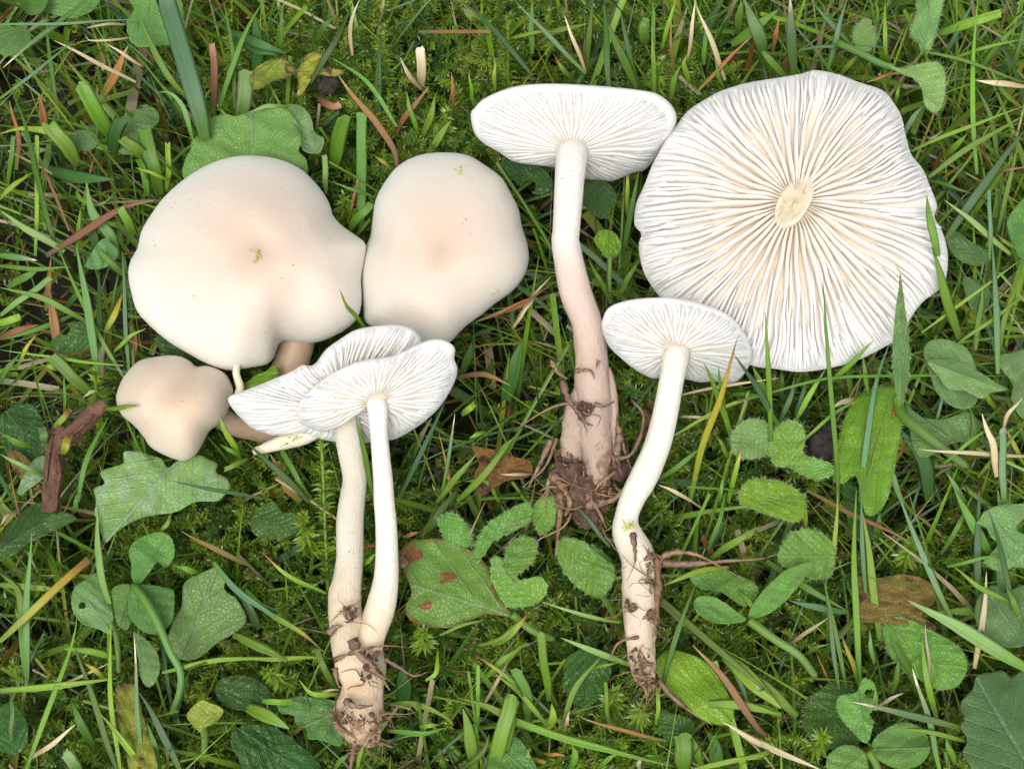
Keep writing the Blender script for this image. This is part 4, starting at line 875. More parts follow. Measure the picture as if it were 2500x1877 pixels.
clover([([(1810,1540),(1812,1505),(1850,1495),(1865,1465),(1890,1480),(1896,1530),(1885,1570),(1872,1605),(1840,1580)], [(1872, 1608), (1850, 1480)], .5, (0, -.05), -.1, [(2123, 1694, 12), (2137, 1747, 13)]),
        ([(1790,1630),(1820,1610),(1855,1615),(1872,1640),(1870,1690),(1795,1690),(1785,1660)], [(1874, 1622), (1800, 1680)], .45, (0, 0), -.1, ()),
        ([(1885,1600),(1920,1570),(1960,1560),(1998,1580),(2008,1620),(1990,1650),(1950,1662),(1910,1650),(1890,1630)], [(1880, 1618), (2004, 1615)], .5, (0, 0), -.1, ())],
       [(2122, 1835, .45), (2140, 1870, .2), (2150, 1920, -.5)], 'clover with two round holes bitten in one leaflet', 'clover', 9)
clover([([(1498,1300),(1510,1288),(1545,1290),(1590,1320),(1612,1340),(1560,1347),(1520,1335),(1502,1318)], [(1612, 1342), (1500, 1298)], .3, (0, 0), .12, ()),
        ([(1618,1335),(1630,1300),(1660,1265),(1700,1230),(1745,1215),(1755,1225),(1730,1260),(1700,1295),(1660,1325)], [(1616, 1340), (1750, 1220)], .4, (0, -.1), .12, ()),
        ([(1490,1240),(1540,1225),(1590,1240),(1640,1270),(1610,1310),(1560,1280),(1510,1270)], [(1612, 1335), (1500, 1240)], -.1, (0, 0), -.1, ())],
       [(1828, 1514, .3), (1890, 1560, .2), (1950, 1600, .0), (1990, 1650, -.5)], 'folded three-leaflet clover right of the curved ivory stem', 'clover', 10)

# ------------------------------------------------------------------ twig and lumps
tw = empty('twig', P(120, 1230, -.2), 'forked brown twig with a purplish branch, left of the small lumpy cap', 'twig')
def twig_part(name, pts, seed, parent):
    q_ = smooth_path(pts, 34); w = Wob(6, 6, seed); n = 34
    c = P(q_[:, 0], q_[:, 1], q_[:, 3]); V, F = tube(c, q_[:, 2] * PX, 14)
    V = V.reshape(n, 14, 3); k = np.arange(14)
    V = c[:, None] + (V - c[:, None]) * (1 + .10 * np.sin(k * 2.7)[None] + .12 * Wob(14, 8, seed + 5)(np.cos(k / 14 * 6.28)[None] + np.arange(n)[:, None] * .09, np.sin(k / 14 * 6.28)[None]) + .34 * w(np.cos(k / 14 * 6.28)[None] * 1.5 + np.arange(n)[:, None] * .12, np.sin(k / 14 * 6.28)[None] * 1.5))[..., None]
    return obj(name, V.reshape(-1, 3), F, M_TWIG, parent)
twig_part('trunk_piece', [(145,1045,20,.25),(138,1090,23,.3),(130,1150,23,.25),(126,1200,22,.15),(122,1250,20,.0)], 1, tw)
twig_part('branch', [(140,1085,20,.3),(170,1065,22,.4),(205,1030,20,.45),(235,1000,18,.5),(257,986,14,.5)], 2, tw)
for k_, (pts_, hw_) in enumerate([([(128, 1060), (118, 1120), (112, 1190)], 8), ([(150, 1075), (190, 1050), (228, 1012)], 7), ([(140, 1110), (146, 1160), (138, 1215)], 6), ([(165, 1075), (178, 1085), (215, 1045)], 5)]):
    strip(tw, pts_, hw_, [.47, .55, .42] if k_ != 1 else [.55, .68, .68], M_TWIG, 'bark_flake', 300 + k_, .5)
def lump(u, v, h, s, label, seed, mat=M_CHAR):
    r_ = np.random.default_rng(seed); n, m = 20, 14; w = Wob(3.2, 8, seed)
    th, ph = np.meshgrid(np.linspace(0, math.pi, m), np.linspace(0, 2 * math.pi, n, endpoint=False), indexing='ij')
    d = np.stack([np.sin(th) * np.cos(ph), np.sin(th) * np.sin(ph), np.cos(th)], -1)
    rr = 1 + .5 * w(d[..., 0] * 2 + d[..., 2], d[..., 1] * 2 - d[..., 2]) + .5 * Wob(8, 8, seed + 3)(d[..., 0] + d[..., 2], d[..., 1] - d[..., 2])
    V = P(u, v, h) + d * (rr * s * CMU)[..., None] * np.array([.8, 1.1, .7])
    m_ = (GU - u) ** 2 + (GV - v) ** 2 < 45 ** 2; lmask[m_] = np.maximum(lmask[m_], h)
    o = obj('soil_lump', V.reshape(-1, 3), grid_faces(m, n, True), mat, None, P(u, v, h - s), smooth=True)
    tag(o, label, 'soil lump')
lump(803, 205, -.3, .26, 'dark crumpled lump beside the yellowing three-lobed leaf', 1)
lump(2010, 1085, -.5, .35, 'black soil lump between hairy leaves', 2)
lump(985, 1372, .2, .10, 'tiny pale pellet stuck on the rim of the red-spotted leaf', 3, M_STRIP)

# ------------------------------------------------------------------ grass blades
def blade_geo(q_, hw, cut=False, n=13, vee=.35, twist=0.0, seed=0):
    """q_: n points in space; hw half width (m)"""
    t = np.linspace(0, 1, n)
    tan = norm(np.gradient(q_, axis=0)); ref = norm(CAM - q_) * .75 + np.array([0, 0, .25])
    a0 = norm(np.cross(q_[-1] - q_[0], ref.mean(0))); a = norm(a0 - (a0 * tan).sum(-1, keepdims=True) * tan); b = np.cross(a, tan)
    ang = (twist * (t - .3))[:, None]; a, b = a * np.cos(ang) + b * np.sin(ang), b * np.cos(ang) - a * np.sin(ang)
    prof = np.clip(.62 + t * 1.3, 0, 1) * (np.ones(n) if cut else np.clip((1 - t) * 2.1, .03, 1) ** .75)
    w = (hw * prof)[:, None]
    th = np.minimum(w * .12, .00012)
    V = np.stack([q_ - a * w + b * w * vee, q_ - a * w * .5 + b * w * vee * .62, q_ + b * w * vee * .12, q_ + a * w * .5 + b * w * vee * .62, q_ + a * w + b * w * vee, q_ - b * th * 1.5], 1)
    if cut:                                    # ragged mown end
        r_ = np.random.default_rng(seed)
        V[-1] += tan[-1] * (r_.uniform(-.5, .5, (6, 1)) * hw)
    uv = np.stack([np.tile(np.array([-1, -.5, 0, .5, 1, 0.]), n), np.repeat(t, 6)], -1)
    return V.reshape(-1, 3), uv
BF = {}
def blade_faces(n):
    if n not in BF: BF[n] = np.vstack([grid_faces(n, 6, True)])
    return BF[n]

NAMES = {'bright': 'bright green', 'mid': 'mid green', 'dark': 'dark green', 'blue': 'blue-green', 'pale': 'pale green', 'yellow': 'yellowing', 'tipped': 'orange-tipped green', 'white': 'white-tipped',
         'straw': 'straw-coloured dead', 'orange': 'orange-brown dead', 'brown': 'brown dead'}
n_ind = 0
def blade(pts, hw, key, h0, h1, cut=False, arch=.15, twist=None):
    """pts base to tip, (u, v)"""
    global n_ind
    n_ind += 1
    r_ = np.random.default_rng(9000 + n_ind)
    k = len(pts); t = np.linspace(0, 1, k)
    q_ = smooth_path([(u, v, h0 + (h1 - h0) * tt) for (u, v), tt in zip(pts, t)], 13)
    tt = np.linspace(0, 1, 13); q_[:, 2] += arch * np.sin(tt * math.pi)
    L = math.hypot(pts[-1][0] - pts[0][0], pts[-1][1] - pts[0][1])
    side = np.array([-(pts[-1][1] - pts[0][1]), pts[-1][0] - pts[0][0]]) / max(L, 1)
    q_[:, :2] += side * (np.sin(tt * 9 + r_.uniform(0, 6)) * r_.uniform(0, 1.5))[:, None]
    p3 = P(q_[:, 0], q_[:, 1], q_[:, 2])
    V, uv = blade_geo(p3, hw * PX * 1.08, cut, twist=r_.normal(0, .5) if twist is None else twist, seed=n_ind, vee=r_.uniform(.1, .5))
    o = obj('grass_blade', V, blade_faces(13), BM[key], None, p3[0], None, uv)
    m = len(pts) // 2; um, vm = pts[m]
    size = 'broad' if hw > 14 else ('thin' if hw < 4.6 else 'slim')
    what = 'mown-off grass blade' if cut else 'grass blade'
    ln = 'long ' if L > 330 else ('short ' if L < 130 else '')
    pa = np.array(pts, float); dev = np.abs((pa - pa[0]) @ side).max() / max(L, 1)
    bend = 'curved ' if dev > .09 else ('straight ' if dev < .03 else '')
    where = 'standing in front of' if h1 > 1.25 else ('lying flat near' if abs(h1 - h0) < .25 else 'near')
    if len(f'{ln}{bend}{size} {NAMES[key]} {what} {where} {near(um, vm)}'.split()) > 16: bend = ln = ''
    tag(o, f'{ln}{bend}{size} {NAMES[key]} {what} {where} {near(um, vm)}', 'grass blade', f'{NAMES[key]} grass blades')
    return o

REG = {'R1': (0, 0), 'R2': (600, 0), 'R3': (1200, 0), 'R4': (1800, 0), 'R5': (0, 600), 'R6': (600, 600), 'R7': (1200, 600), 'R8': (1800, 600), 'S1': (0, 1200), 'S2': (600, 1200), 'S3': (1200, 1200), 'S4': (1800, 1200)}
c_ = 'c'
BL = {
'R1': [([(0,160),(300,155),(600,140),(905,125)],10,'blue',.5,.5), ([(560,0),(400,130),(200,280),(20,440)],16,'white',.3,.5), ([(0,640),(250,450),(500,245)],12,'blue',.4,.5), ([(380,780),(310,250),(310,0)],14,'mid',-.8,.1),
  ([(880,535),(600,390),(350,260)],14,'straw',.1,.3), ([(920,430),(800,350),(690,280)],12,'straw',.0,.2), ([(810,155),(650,160),(560,185)],10,'straw',.0,.2), ([(840,245),(600,265),(550,220)],8,'straw',.0,.2),
  ([(1330,900),(1300,750),(1230,500),(1080,0)],62,'blue',.25,1.2,c_), ([(1230,650),(1100,500),(960,250),(870,0)],22,'mid',-.3,.6), ([(720,880),(620,720),(525,545)],52,'bright',-.2,.9,c_), ([(500,1050),(420,930),(310,800)],50,'mid',-.2,.6,c_),
  ([(720,970),(400,870),(150,830),(0,870)],28,'bright',-.4,.3), ([(730,1000),(745,880),(785,775)],45,'dark',-.5,.4,c_), ([(960,1270),(930,1100),(900,1030)],22,'mid',-.5,.3,c_), ([(1040,1260),(1000,1100),(940,830)],50,'mid',-.7,.2,c_),
  ([(980,1060),(900,980),(790,895)],40,'bright',-.3,.4,c_), ([(390,1661),(330,1500),(240,1150),(160,800),(60,560)],18,'mid',-.2,.6), ([(230,1661),(240,1300),(240,880)],14,'bright',-.5,.4,c_), ([(50,1200),(70,1050),(90,880)],16,'mid',-.5,.4,c_),
  ([(420,1630),(200,1500),(0,1370)],25,'pale',.0,.3), ([(300,1661),(550,1500),(800,1350),(1010,1295)],25,'brown',.0,.2), ([(450,1500),(330,1200),(220,980)],10,'orange',-.3,.2), ([(490,1661),(510,1500),(520,1350)],16,'bright',-.5,.4),
  ([(880,1520),(820,1420),(780,1340)],30,'bright',-.3,.3,c_), ([(770,1680),(720,1530),(600,1380),(560,1180)],36,'pale',-.5,.2), ([(1390,700),(1390,450),(1375,290)],25,'brown',-.5,.4,c_), ([(1420,720),(1500,450),(1600,200),(1710,0)],20,'bright',-.3,.8),
  ([(1560,780),(1590,620),(1600,455)],50,'pale',-.4,.3,c_), ([(1500,210),(1650,270),(1860,350)],35,'dark',.0,.0), ([(1520,700),(1510,350),(1450,0)],16,'mid',-.5,.5), ([(1250,900),(1190,700),(1100,600),(1010,600)],18,'pale',-.5,.4), ([(1860,690),(1740,690),(1610,725)],18,'pale',.2,.35),
  ([(660,640),(740,500),(830,300)],30,'orange',-1.2,-.3), ([(300,900),(280,750),(250,600)],26,'orange',-1,-.2), ([(560,1120),(500,1260),(640,1330),(760,1240)],16,'mid',-.6,.0), ([(110,1100),(120,900),(60,650)],16,'orange',-.8,.0),
  ([(310,1100),(500,1150),(740,1165)],45,'dark',-.7,-.1), ([(0,1290),(90,1200),(210,1120)],16,'bright',.0,.2), ([(640,1661),(600,1500),(540,1430)],30,'dark',-.6,.0), ([(1080,1230),(1095,1100),(1085,930)],18,'bright',-.5,.3,c_), ([(1100,1170),(1000,1130),(880,1085)],12,'bright',.0,.3)],
'R2': [([(420,540),(520,370),(640,150),(700,0)],22,'dark',.0,.8), ([(980,820),(870,640),(740,490),(560,375)],16,'mid',.0,.5), ([(980,1080),(960,960),(850,800),(720,650),(600,480)],24,'brown',-.1,.4), ([(690,360),(680,150),(740,0)],14,'straw',-.2,.5),
  ([(220,350),(235,150),(240,0)],14,'mid',-.2,.8), ([(570,1090),(600,900),(640,760)],52,'bright',-.5,.6,c_), ([(750,1500),(750,1000),(755,730)],36,'mid',-.8,.3,c_), ([(520,1260),(515,1100),(512,1010)],20,'pale',-.4,.2,c_), ([(840,1280),(700,1230),(555,1180)],12,'mid',-.1,.2),
  ([(1120,205),(1350,205),(1580,205)],14,'orange',.1,.2,c_), ([(1140,560),(1140,420),(1130,310)],32,'straw',-.4,.4,c_), ([(1140,580),(1060,490),(1000,370)],16,'straw',-.3,.3), ([(1860,490),(1600,180),(1400,0)],20,'dark',.2,.8), ([(1120,870),(1070,720),(1040,590)],18,'bright',-.4,.3),
  ([(1345,710),(1345,600),(1335,470)],14,'orange',-.4,.3), ([(1480,680),(1460,560),(1450,460)],12,'bright',-.4,.3), ([(960,1110),(890,1050),(830,1000)],14,'yellow',-.1,.2), ([(665,1430),(700,1280),(730,1150)],12,'orange',-.6,-.1), ([(670,1490),(740,1400),(815,1330)],28,'mid',-.4,.1,c_),
  ([(1150,880),(1200,750),(1230,620)],24,'bright',-.5,.2), ([(1180,1000),(1270,870),(1330,780)],26,'bright',-.5,.1), ([(970,880),(1010,790),(1080,700),(1190,560)],20,'brown',-.5,.1), ([(0,300),(110,330),(210,360)],30,'dark',-.3,-.1), ([(60,470),(80,330),(60,100)],45,'dark',-.8,-.2),
  ([(450,280),(500,190),(570,100)],24,'mid',-.4,.2), ([(860,900),(860,500),(870,250)],28,'dark',-1.0,.0), ([(470,640),(560,690),(610,680)],26,'brown',-.2,.1,c_), ([(1230,950),(1240,800),(1300,850)],20,'mid',-.6,.0)],
'R3': [([(610,475),(350,210),(150,0)],16,'blue',.1,.9), ([(610,460),(540,280),(470,100)],14,'straw',-.2,.6), ([(762,575),(745,300),(735,0)],22,'dark',.9,1.4), ([(940,570),(830,330),(740,130)],30,'mid',-.4,.6), ([(960,570),(880,300),(840,60)],20,'dark',-.6,.4),
  ([(1050,340),(1050,100),(1040,0)],16,'mid',-.2,.5), ([(1105,310),(1150,150),(1195,0)],16,'bright',-.2,.7), ([(1185,460),(1165,300),(1165,110)],10,'orange',-.4,.5), ([(1060,640),(1050,400),(1045,200)],18,'bright',-.6,.4), ([(1515,520),(1440,300),(1330,40)],18,'straw',-.2,.6),
  ([(1275,370),(1300,200),(1320,0)],14,'straw',-.3,.5), ([(260,350),(260,150),(260,0)],22,'mid',-.3,.5), ([(1330,600),(1500,420),(1690,230)],14,'orange',-.3,.3), ([(1760,380),(1740,250),(1640,0)],45,'pale',.2,1.2), ([(1560,290),(1700,190),(1860,60)],38,'mid',-.2,.5), ([(880,1400),(880,1250),(885,1080)],15,'tipped',-.5,.5),
  ([(850,1661),(900,1400),(960,1090)],20,'mid',-.7,.6), ([(20,590),(20,490),(20,380)],14,'bright',-.4,.2), ([(550,540),(480,470),(400,350)],18,'tipped',-.3,.2), ([(620,470),(630,250),(660,0)],20,'mid',-.5,.5), ([(1505,580),(1470,480),(1450,390)],14,'bright',-.2,.3), ([(1000,290),(990,200),(1010,130)],40,'mid',-.3,.3,c_),
  ([(1160,640),(1190,500),(1230,420)],22,'mid',-.5,.2), ([(1290,540),(1250,430),(1270,350)],20,'bright',-.5,.1), ([(300,280),(430,200),(640,150)],20,'mid',-.4,.1), ([(100,260),(250,215),(430,200)],14,'bright',-.2,.2), ([(1380,420),(1385,250),(1400,150)],18,'mid',-.4,.4), ([(1600,220),(1610,100),(1620,0)],30,'mid',-.4,.4)],
'R4': [([(365,490),(355,300),(345,120),(345,-20)],36,'white',.2,1.6), ([(330,510),(200,380),(125,265)],26,'bright',.0,.5), ([(740,290),(560,100),(480,0)],16,'blue',.1,.7), ([(590,450),(640,250),(710,0)],20,'blue',-.2,.7), ([(680,480),(740,400),(810,340)],18,'bright',-.2,.2),
  ([(1090,470),(960,490),(840,535)],10,'orange',.1,.3), ([(1555,1130),(1530,800),(1530,400),(1560,0)],18,'bright',-.2,1.0), ([(1130,980),(1400,860),(1860,690)],14,'bright',.5,1.1), ([(1240,1150),(1500,960),(1860,750)],20,'mid',.2,.8), ([(1380,385),(1600,310),(1860,250)],12,'bright',.2,.9), ([(1200,330),(1500,400),(1860,540)],12,'bright',.8,.7),
  ([(1350,1560),(1560,1250),(1860,850)],28,'blue',.3,1.2), ([(1640,1680),(1640,1400),(1632,1235)],14,'blue',.4,1.2,c_), ([(1770,1650),(1540,1450),(1345,1295)],20,'pale',.3,.9), ([(1690,1030),(1640,750),(1540,550)],18,'mid',-.2,.6), ([(1680,1130),(1760,1100),(1870,1085)],10,'orange',.2,.5), ([(1860,1661),(1770,1590),(1680,1520)],14,'tipped',-.1,.4),
  ([(1590,440),(1700,280),(1870,120)],20,'mid',.0,.8), ([(1320,215),(1500,150),(1710,80)],34,'bright',.1,.8,c_), ([(1305,1661),(1255,1450),(1228,1265)],24,'mid',1.8,2.3), ([(1075,880),(1150,750),(1215,680)],18,'blue',-.1,.4), ([(1690,1500),(1760,1200),(1830,900)],16,'bright',-.3,.7), ([(1240,1165),(1390,1210),(1530,1260)],12,'mid',-.2,.3),
  ([(400,325),(620,300),(1000,310)],12,'blue',.2,.4), ([(230,330),(250,230),(270,120)],16,'orange',-.3,.3), ([(1030,680),(1040,600),(1055,550)],14,'bright',-.2,.2), ([(1000,420),(960,320),(960,0)],16,'bright',-.5,.5), ([(890,250),(910,120),(900,0)],14,'mid',-.6,.3), ([(1350,360),(1420,220),(1540,0)],16,'blue',-.3,.7), ([(1780,480),(1830,300),(1870,130)],16,'mid',-.3,.6),
  ([(1520,230),(1440,90),(1400,0)],14,'bright',-.5,.2), ([(1840,700),(1700,560),(1640,420)],18,'mid',-.5,.2), ([(1350,1010),(1420,940),(1490,870)],22,'bright',-.5,.1), ([(1860,560),(1700,540),(1545,520)],20,'straw',.1,.3), ([(1200,850),(1250,900),(1330,850)],10,'straw',-.5,-.2)],
'R5': [([(810,860),(650,600),(480,250),(370,0)],14,'mid',-.3,.4), ([(630,850),(610,650),(550,300),(500,0)],26,'pale',-.2,.6), ([(560,490),(450,430),(250,330),(0,270)],20,'mid',-.1,.3), ([(0,450),(150,340),(330,210)],20,'pale',.0,.2,c_), ([(835,830),(810,400),(795,30)],14,'blue',-.4,.5), ([(830,210),(730,120),(645,35)],20,'mid',-.1,.4,c_),
  ([(-20,510),(60,485),(128,463)],24,'bright',.1,.4,c_), ([(670,590),(740,450),(810,290)],20,'yellow',-.3,.0), ([(660,850),(660,700),(680,580)],20,'straw',-.6,-.2), ([(800,780),(300,720),(0,670)],10,'bright',.0,.2), ([(100,800),(170,670),(240,560)],12,'yellow',-.1,.3), ([(470,450),(250,540),(0,610)],18,'mid',-.4,-.2), ([(740,690),(830,600),(945,535)],13,'bright',-.2,.3),
  ([(600,970),(450,830),(340,720)],36,'mid',-.3,.3,c_), ([(380,700),(350,480),(310,260)],30,'brown',-.6,-.1), ([(690,1060),(790,1050),(905,1033)],15,'bright',.7,1.5), ([(510,1661),(550,1420),(700,1110)],17,'mid',-.2,.2), ([(270,1490),(130,1420),(0,1350)],14,'pale',.1,.4), ([(1700,1640),(1350,1575),(1105,1525)],12,'dark',.4,.5), ([(1560,1380),(1480,1230),(1410,1095)],20,'bright',.0,.8),
  ([(1610,1380),(1530,1420),(1455,1450)],16,'bright',.2,.4,c_), ([(1560,1375),(1500,1330),(1425,1290)],13,'bright',.2,.4), ([(210,1310),(100,1270),(0,1210)],20,'bright',.0,.3), ([(330,1220),(400,1130),(455,1065)],20,'tipped',.2,.5,c_), ([(0,880),(60,780),(130,700)],18,'mid',.0,.3), ([(0,130),(200,150),(460,140)],16,'mid',-.3,.0), ([(50,270),(200,180),(280,130)],26,'mid',-.4,.0),
  ([(0,60),(100,75),(240,95)],22,'white',.0,.3), ([(870,770),(870,600),(850,470)],22,'brown',-.6,-.2), ([(400,450),(470,350),(560,250)],20,'dark',-.9,-.3), ([(300,420),(310,300),(330,80)],18,'orange',-.8,-.3), ([(0,600),(60,570),(250,510)],24,'brown',-.7,-.4), ([(640,850),(650,650),(640,130)],20,'dark',-1,-.4), ([(390,800),(310,780),(290,790)],20,'bright',-.1,.2), ([(420,1100),(420,950),(415,820)],10,'mid',-.3,.2), ([(290,1280),(285,1230),(275,1180)],26,'pale',.5,.6,c_), ([(410,1350),(430,1290),(450,1230)],24,'yellow',.7,.8,c_)],
'R6': [([(770,525),(690,430),(650,380),(605,285)],13,'tipped',1.2,2.1), ([(985,1661),(1120,1380),(1230,1150),(1305,980)],16,'blue',-.2,1.9), ([(825,1620),(770,1350),(712,1100)],17,'mid',.6,2.2), ([(1275,1600),(1320,1350),(1357,1090)],11,'white',-.2,.9), ([(1240,1661),(1370,1500),(1500,1345)],20,'mid',-.3,.5), ([(1370,1661),(1550,1480),(1740,1238)],22,'bright',-.2,.6),
  ([(410,1661),(200,1450),(0,1275)],20,'dark',.0,.5), ([(1400,1095),(1440,1065),(1485,1025)],20,'bright',.0,.3,c_), ([(1490,495),(1650,430),(1870,325)],11,'orange',.0,.3), ([(1740,530),(1800,440),(1870,345)],8,'straw',-.1,.2), ([(1375,850),(1550,835),(1715,905)],18,'brown',-.3,-.1), ([(1410,820),(1450,700),(1470,620)],30,'dark',-1.2,-.5), ([(1570,900),(1590,800),(1610,720)],26,'dark',-1.4,-.6), ([(1690,1000),(1740,800),(1790,620)],55,'dark',-1.4,-.4),
  ([(350,1661),(270,1560),(160,1350)],26,'orange',-.4,.1), ([(440,1661),(350,1540),(240,1330)],18,'mid',-.3,.2,c_), ([(1340,1661),(1290,1360),(1250,1210)],9,'orange',-.3,.2), ([(1640,1661),(1560,1530),(1420,1530)],14,'mid',-.5,-.1), ([(1560,1210),(1500,1225),(1450,1250)],14,'bright',-.1,.1), ([(1860,1480),(1750,1485),(1650,1480)],10,'straw',-.1,.1)],
'R7': [([(140,530),(260,340),(385,200)],12,'straw',-.1,.2), ([(0,460),(200,380),(400,245)],12,'orange',.0,.3), ([(1285,1661),(1370,1300),(1480,1000),(1600,590)],20,'yellow',-.4,3.1), ([(1560,1270),(1480,1000),(1375,755)],19,'bright',-.2,2.2), ([(1515,1070),(1490,930),(1470,775)],13,'mid',.6,1.9), ([(1870,1180),(1720,920),(1570,695)],20,'blue',.3,2.6),
  ([(1815,1290),(1800,900),(1775,425)],17,'bright',.2,2.2), ([(1240,965),(1500,910),(1860,860)],10,'straw',.0,.2), ([(1190,1230),(1500,1050),(1860,940)],12,'bright',.1,.3), ([(1080,1520),(1250,1400),(1385,1290)],17,'mid',-.3,.2), ([(1535,1661),(1580,1480),(1632,1275)],17,'tipped',-.4,.6), ([(1800,990),(1740,870),(1690,780)],18,'bright',-.2,.4), ([(765,350),(700,220),(625,85)],17,'mid',-.6,-.1),
  ([(820,350),(880,220),(970,70)],18,'mid',-.7,-.1), ([(1300,1661),(1200,1600),(1080,1550)],12,'straw',.0,.2), ([(1420,1300),(1400,1100),(1395,950)],12,'mid',-.5,.0), ([(1380,1200),(1330,1060),(1300,970)],13,'dark',-.6,.0), ([(1530,1380),(1500,1300),(1465,1245)],15,'bright',-.3,.3), ([(1480,1661),(1495,1560),(1505,1500)],13,'bright',-.1,.3), ([(0,1400),(70,1330),(145,1240)],22,'bright',-.1,.3), ([(350,1661),(380,1500),(430,1400)],12,'straw',.1,.3),
  ([(1590,1180),(1640,1050),(1680,930)],12,'yellow',-.5,.1), ([(1230,1110),(1300,1110),(1440,1120)],10,'straw',-.2,.0), ([(1530,1000),(1600,960),(1860,1000)],14,'mid',-.6,-.2)],
'R8': [([(655,1680),(640,1350),(610,950),(575,550),(556,210)],15,'bright',-.2,2.4), ([(800,1661),(840,1250),(900,900),(995,610)],20,'blue',-.1,.6), ([(1440,610),(1360,350),(1260,0)],32,'mid',.1,1.8), ([(380,1130),(480,950),(575,795)],18,'bright',-.1,.5), ([(600,890),(740,760),(885,615)],17,'bright',.3,1.3), ([(850,970),(830,830),(812,700)],15,'bright',.0,.5), ([(0,1010),(300,930),(700,850),(1750,845)],10,'mid',.4,.4),
  ([(400,1290),(600,1110),(850,970)],11,'bright',.2,.6), ([(1195,565),(1500,340),(1840,90)],11,'bright',.3,.9), ([(1420,645),(1650,480),(1870,320)],13,'bright',.2,.8), ([(1690,830),(1680,400),(1655,-10)],20,'blue',.3,1.1), ([(1700,700),(1740,450),(1870,130)],16,'bright',.1,.8), ([(1860,1365),(1500,1345),(1175,1320)],14,'straw',.2,.4), ([(1685,1500),(1660,1300),(1630,1220),(1590,1090)],22,'straw',.4,.8),
  ([(1340,1412),(1500,1280),(1665,1155)],11,'bright',.2,.6), ([(1725,1680),(1722,1400),(1720,1190)],22,'blue',.1,.8,c_), ([(1480,1670),(1420,1570),(1358,1475)],18,'pale',-.1,.4), ([(1075,1670),(1010,1500),(980,1370)],18,'blue',-.4,.2), ([(270,1150),(340,1000),(372,850)],17,'blue',-.4,.1), ([(375,1130),(420,980),(455,850)],16,'blue',-.4,.1), ([(1720,1200),(1760,1090),(1850,990)],12,'straw',.5,.9), ([(290,1000),(290,900),(290,810)],16,'dark',-.5,.0),
  ([(1540,680),(1580,400),(1590,250)],18,'mid',-.5,.1), ([(1670,1060),(1620,970),(1590,920)],16,'bright',-.2,.3), ([(1560,1500),(1650,1400),(1850,1180)],16,'mid',-.3,.3), ([(1300,580),(1330,480),(1360,380)],22,'mid',-.6,.1), ([(1240,600),(1180,520),(1110,480)],14,'mid',-.6,.0), ([(1050,1300),(1010,1180),(1025,950)],12,'orange',-.4,.1), ([(850,1000),(700,1010),(600,1060)],20,'straw',-.5,-.3), ([(1860,1420),(1780,1260),(1740,1180)],14,'yellow',-.2,.3), ([(1250,1661),(1210,1400),(1050,1180)],50,'dark',-1.2,-.4), ([(1510,1380),(1540,1200),(1510,1060)],24,'mid',-.7,-.1)],
'S1': [([(0,900),(250,660),(525,408)],22,'yellow',.3,.6,c_), ([(155,1670),(280,1330),(430,920),(462,750)],15,'bright',-.2,.5), ([(0,1190),(300,1170),(700,1120)],18,'bright',.0,.2), ([(970,1085),(1300,1010),(1650,1000)],14,'bright',.2,.3), ([(700,1670),(560,1250),(440,900)],18,'mid',-.5,.3), ([(720,1670),(660,1200),(665,780)],14,'bright',-.3,.4), ([(855,1670),(820,1250),(805,880)],12,'white',-.3,.5), ([(1080,1680),(950,1400),(830,1200)],20,'blue',-.2,.4),
  ([(870,1670),(700,1450),(590,1320)],17,'bright',-.2,.3), ([(160,1130),(160,700),(190,240)],20,'pale',-.3,.5), ([(660,670),(600,480),(580,100)],20,'pale',.2,.1), ([(1280,425),(1450,620),(1730,800)],17,'blue',.3,.3), ([(1490,440),(1280,340),(1085,235)],15,'orange',.0,.3), ([(65,1490),(70,1370),(75,1260)],10,'pale',.0,.3,c_), ([(475,1680),(430,1610),(390,1570)],30,'pale',-.1,.3,c_), ([(130,840),(110,600),(0,490)],20,'mid',-.3,.1), ([(0,560),(170,570),(400,600)],20,'bright',-.2,.0),
  ([(160,1110),(120,800),(90,700)],18,'mid',-.6,-.1), ([(180,1600),(330,1500),(450,1395)],14,'straw',-.6,-.2), ([(700,1000),(560,960),(380,940)],20,'bright',-.4,-.1), ([(100,110),(40,150),(0,200)],10,'straw',.0,.1), ([(430,150),(450,90),(470,0)],14,'mid',-.2,.3), ([(960,250),(1000,190),(1030,130)],12,'pale',.1,.1), ([(1200,490),(1120,465),(1050,445)],18,'bright',-.2,.0), ([(640,1130),(580,1080),(500,1020)],14,'yellow',-.2,.2), ([(380,1150),(480,1110),(650,1030)],8,'straw',-.2,.0),
  ([(960,1670),(920,1500),(880,1380)],16,'mid',-.4,.1), ([(1010,1661),(985,1480),(960,1350)],8,'orange',-.4,.1), ([(560,1520),(490,1400),(430,1260)],24,'mid',-.7,-.2), ([(1400,860),(1550,930),(1717,1020)],24,'mid',-.1,.3), ([(1550,820),(1480,680),(1400,610)],24,'dark',-.6,-.2)],
'S2': [([(0,590),(150,730),(350,860),(465,955)],15,'tipped',.1,.4), ([(0,870),(130,950),(250,1015)],24,'mid',.0,.3), ([(0,1000),(200,1000),(520,995)],13,'bright',.1,.1), ([(545,1185),(480,1080),(428,945)],18,'mid',-.2,.3,c_), ([(685,460),(740,410),(785,365)],13,'bright',.3,.7), ([(810,890),(880,875),(960,850)],12,'dark',.0,.2), ([(850,1275),(1000,1270),(1120,1310),(1240,1380)],16,'bright',.0,.1), ([(1390,1400),(1390,1230),(1392,1045)],12,'bright',-.4,.4,c_),
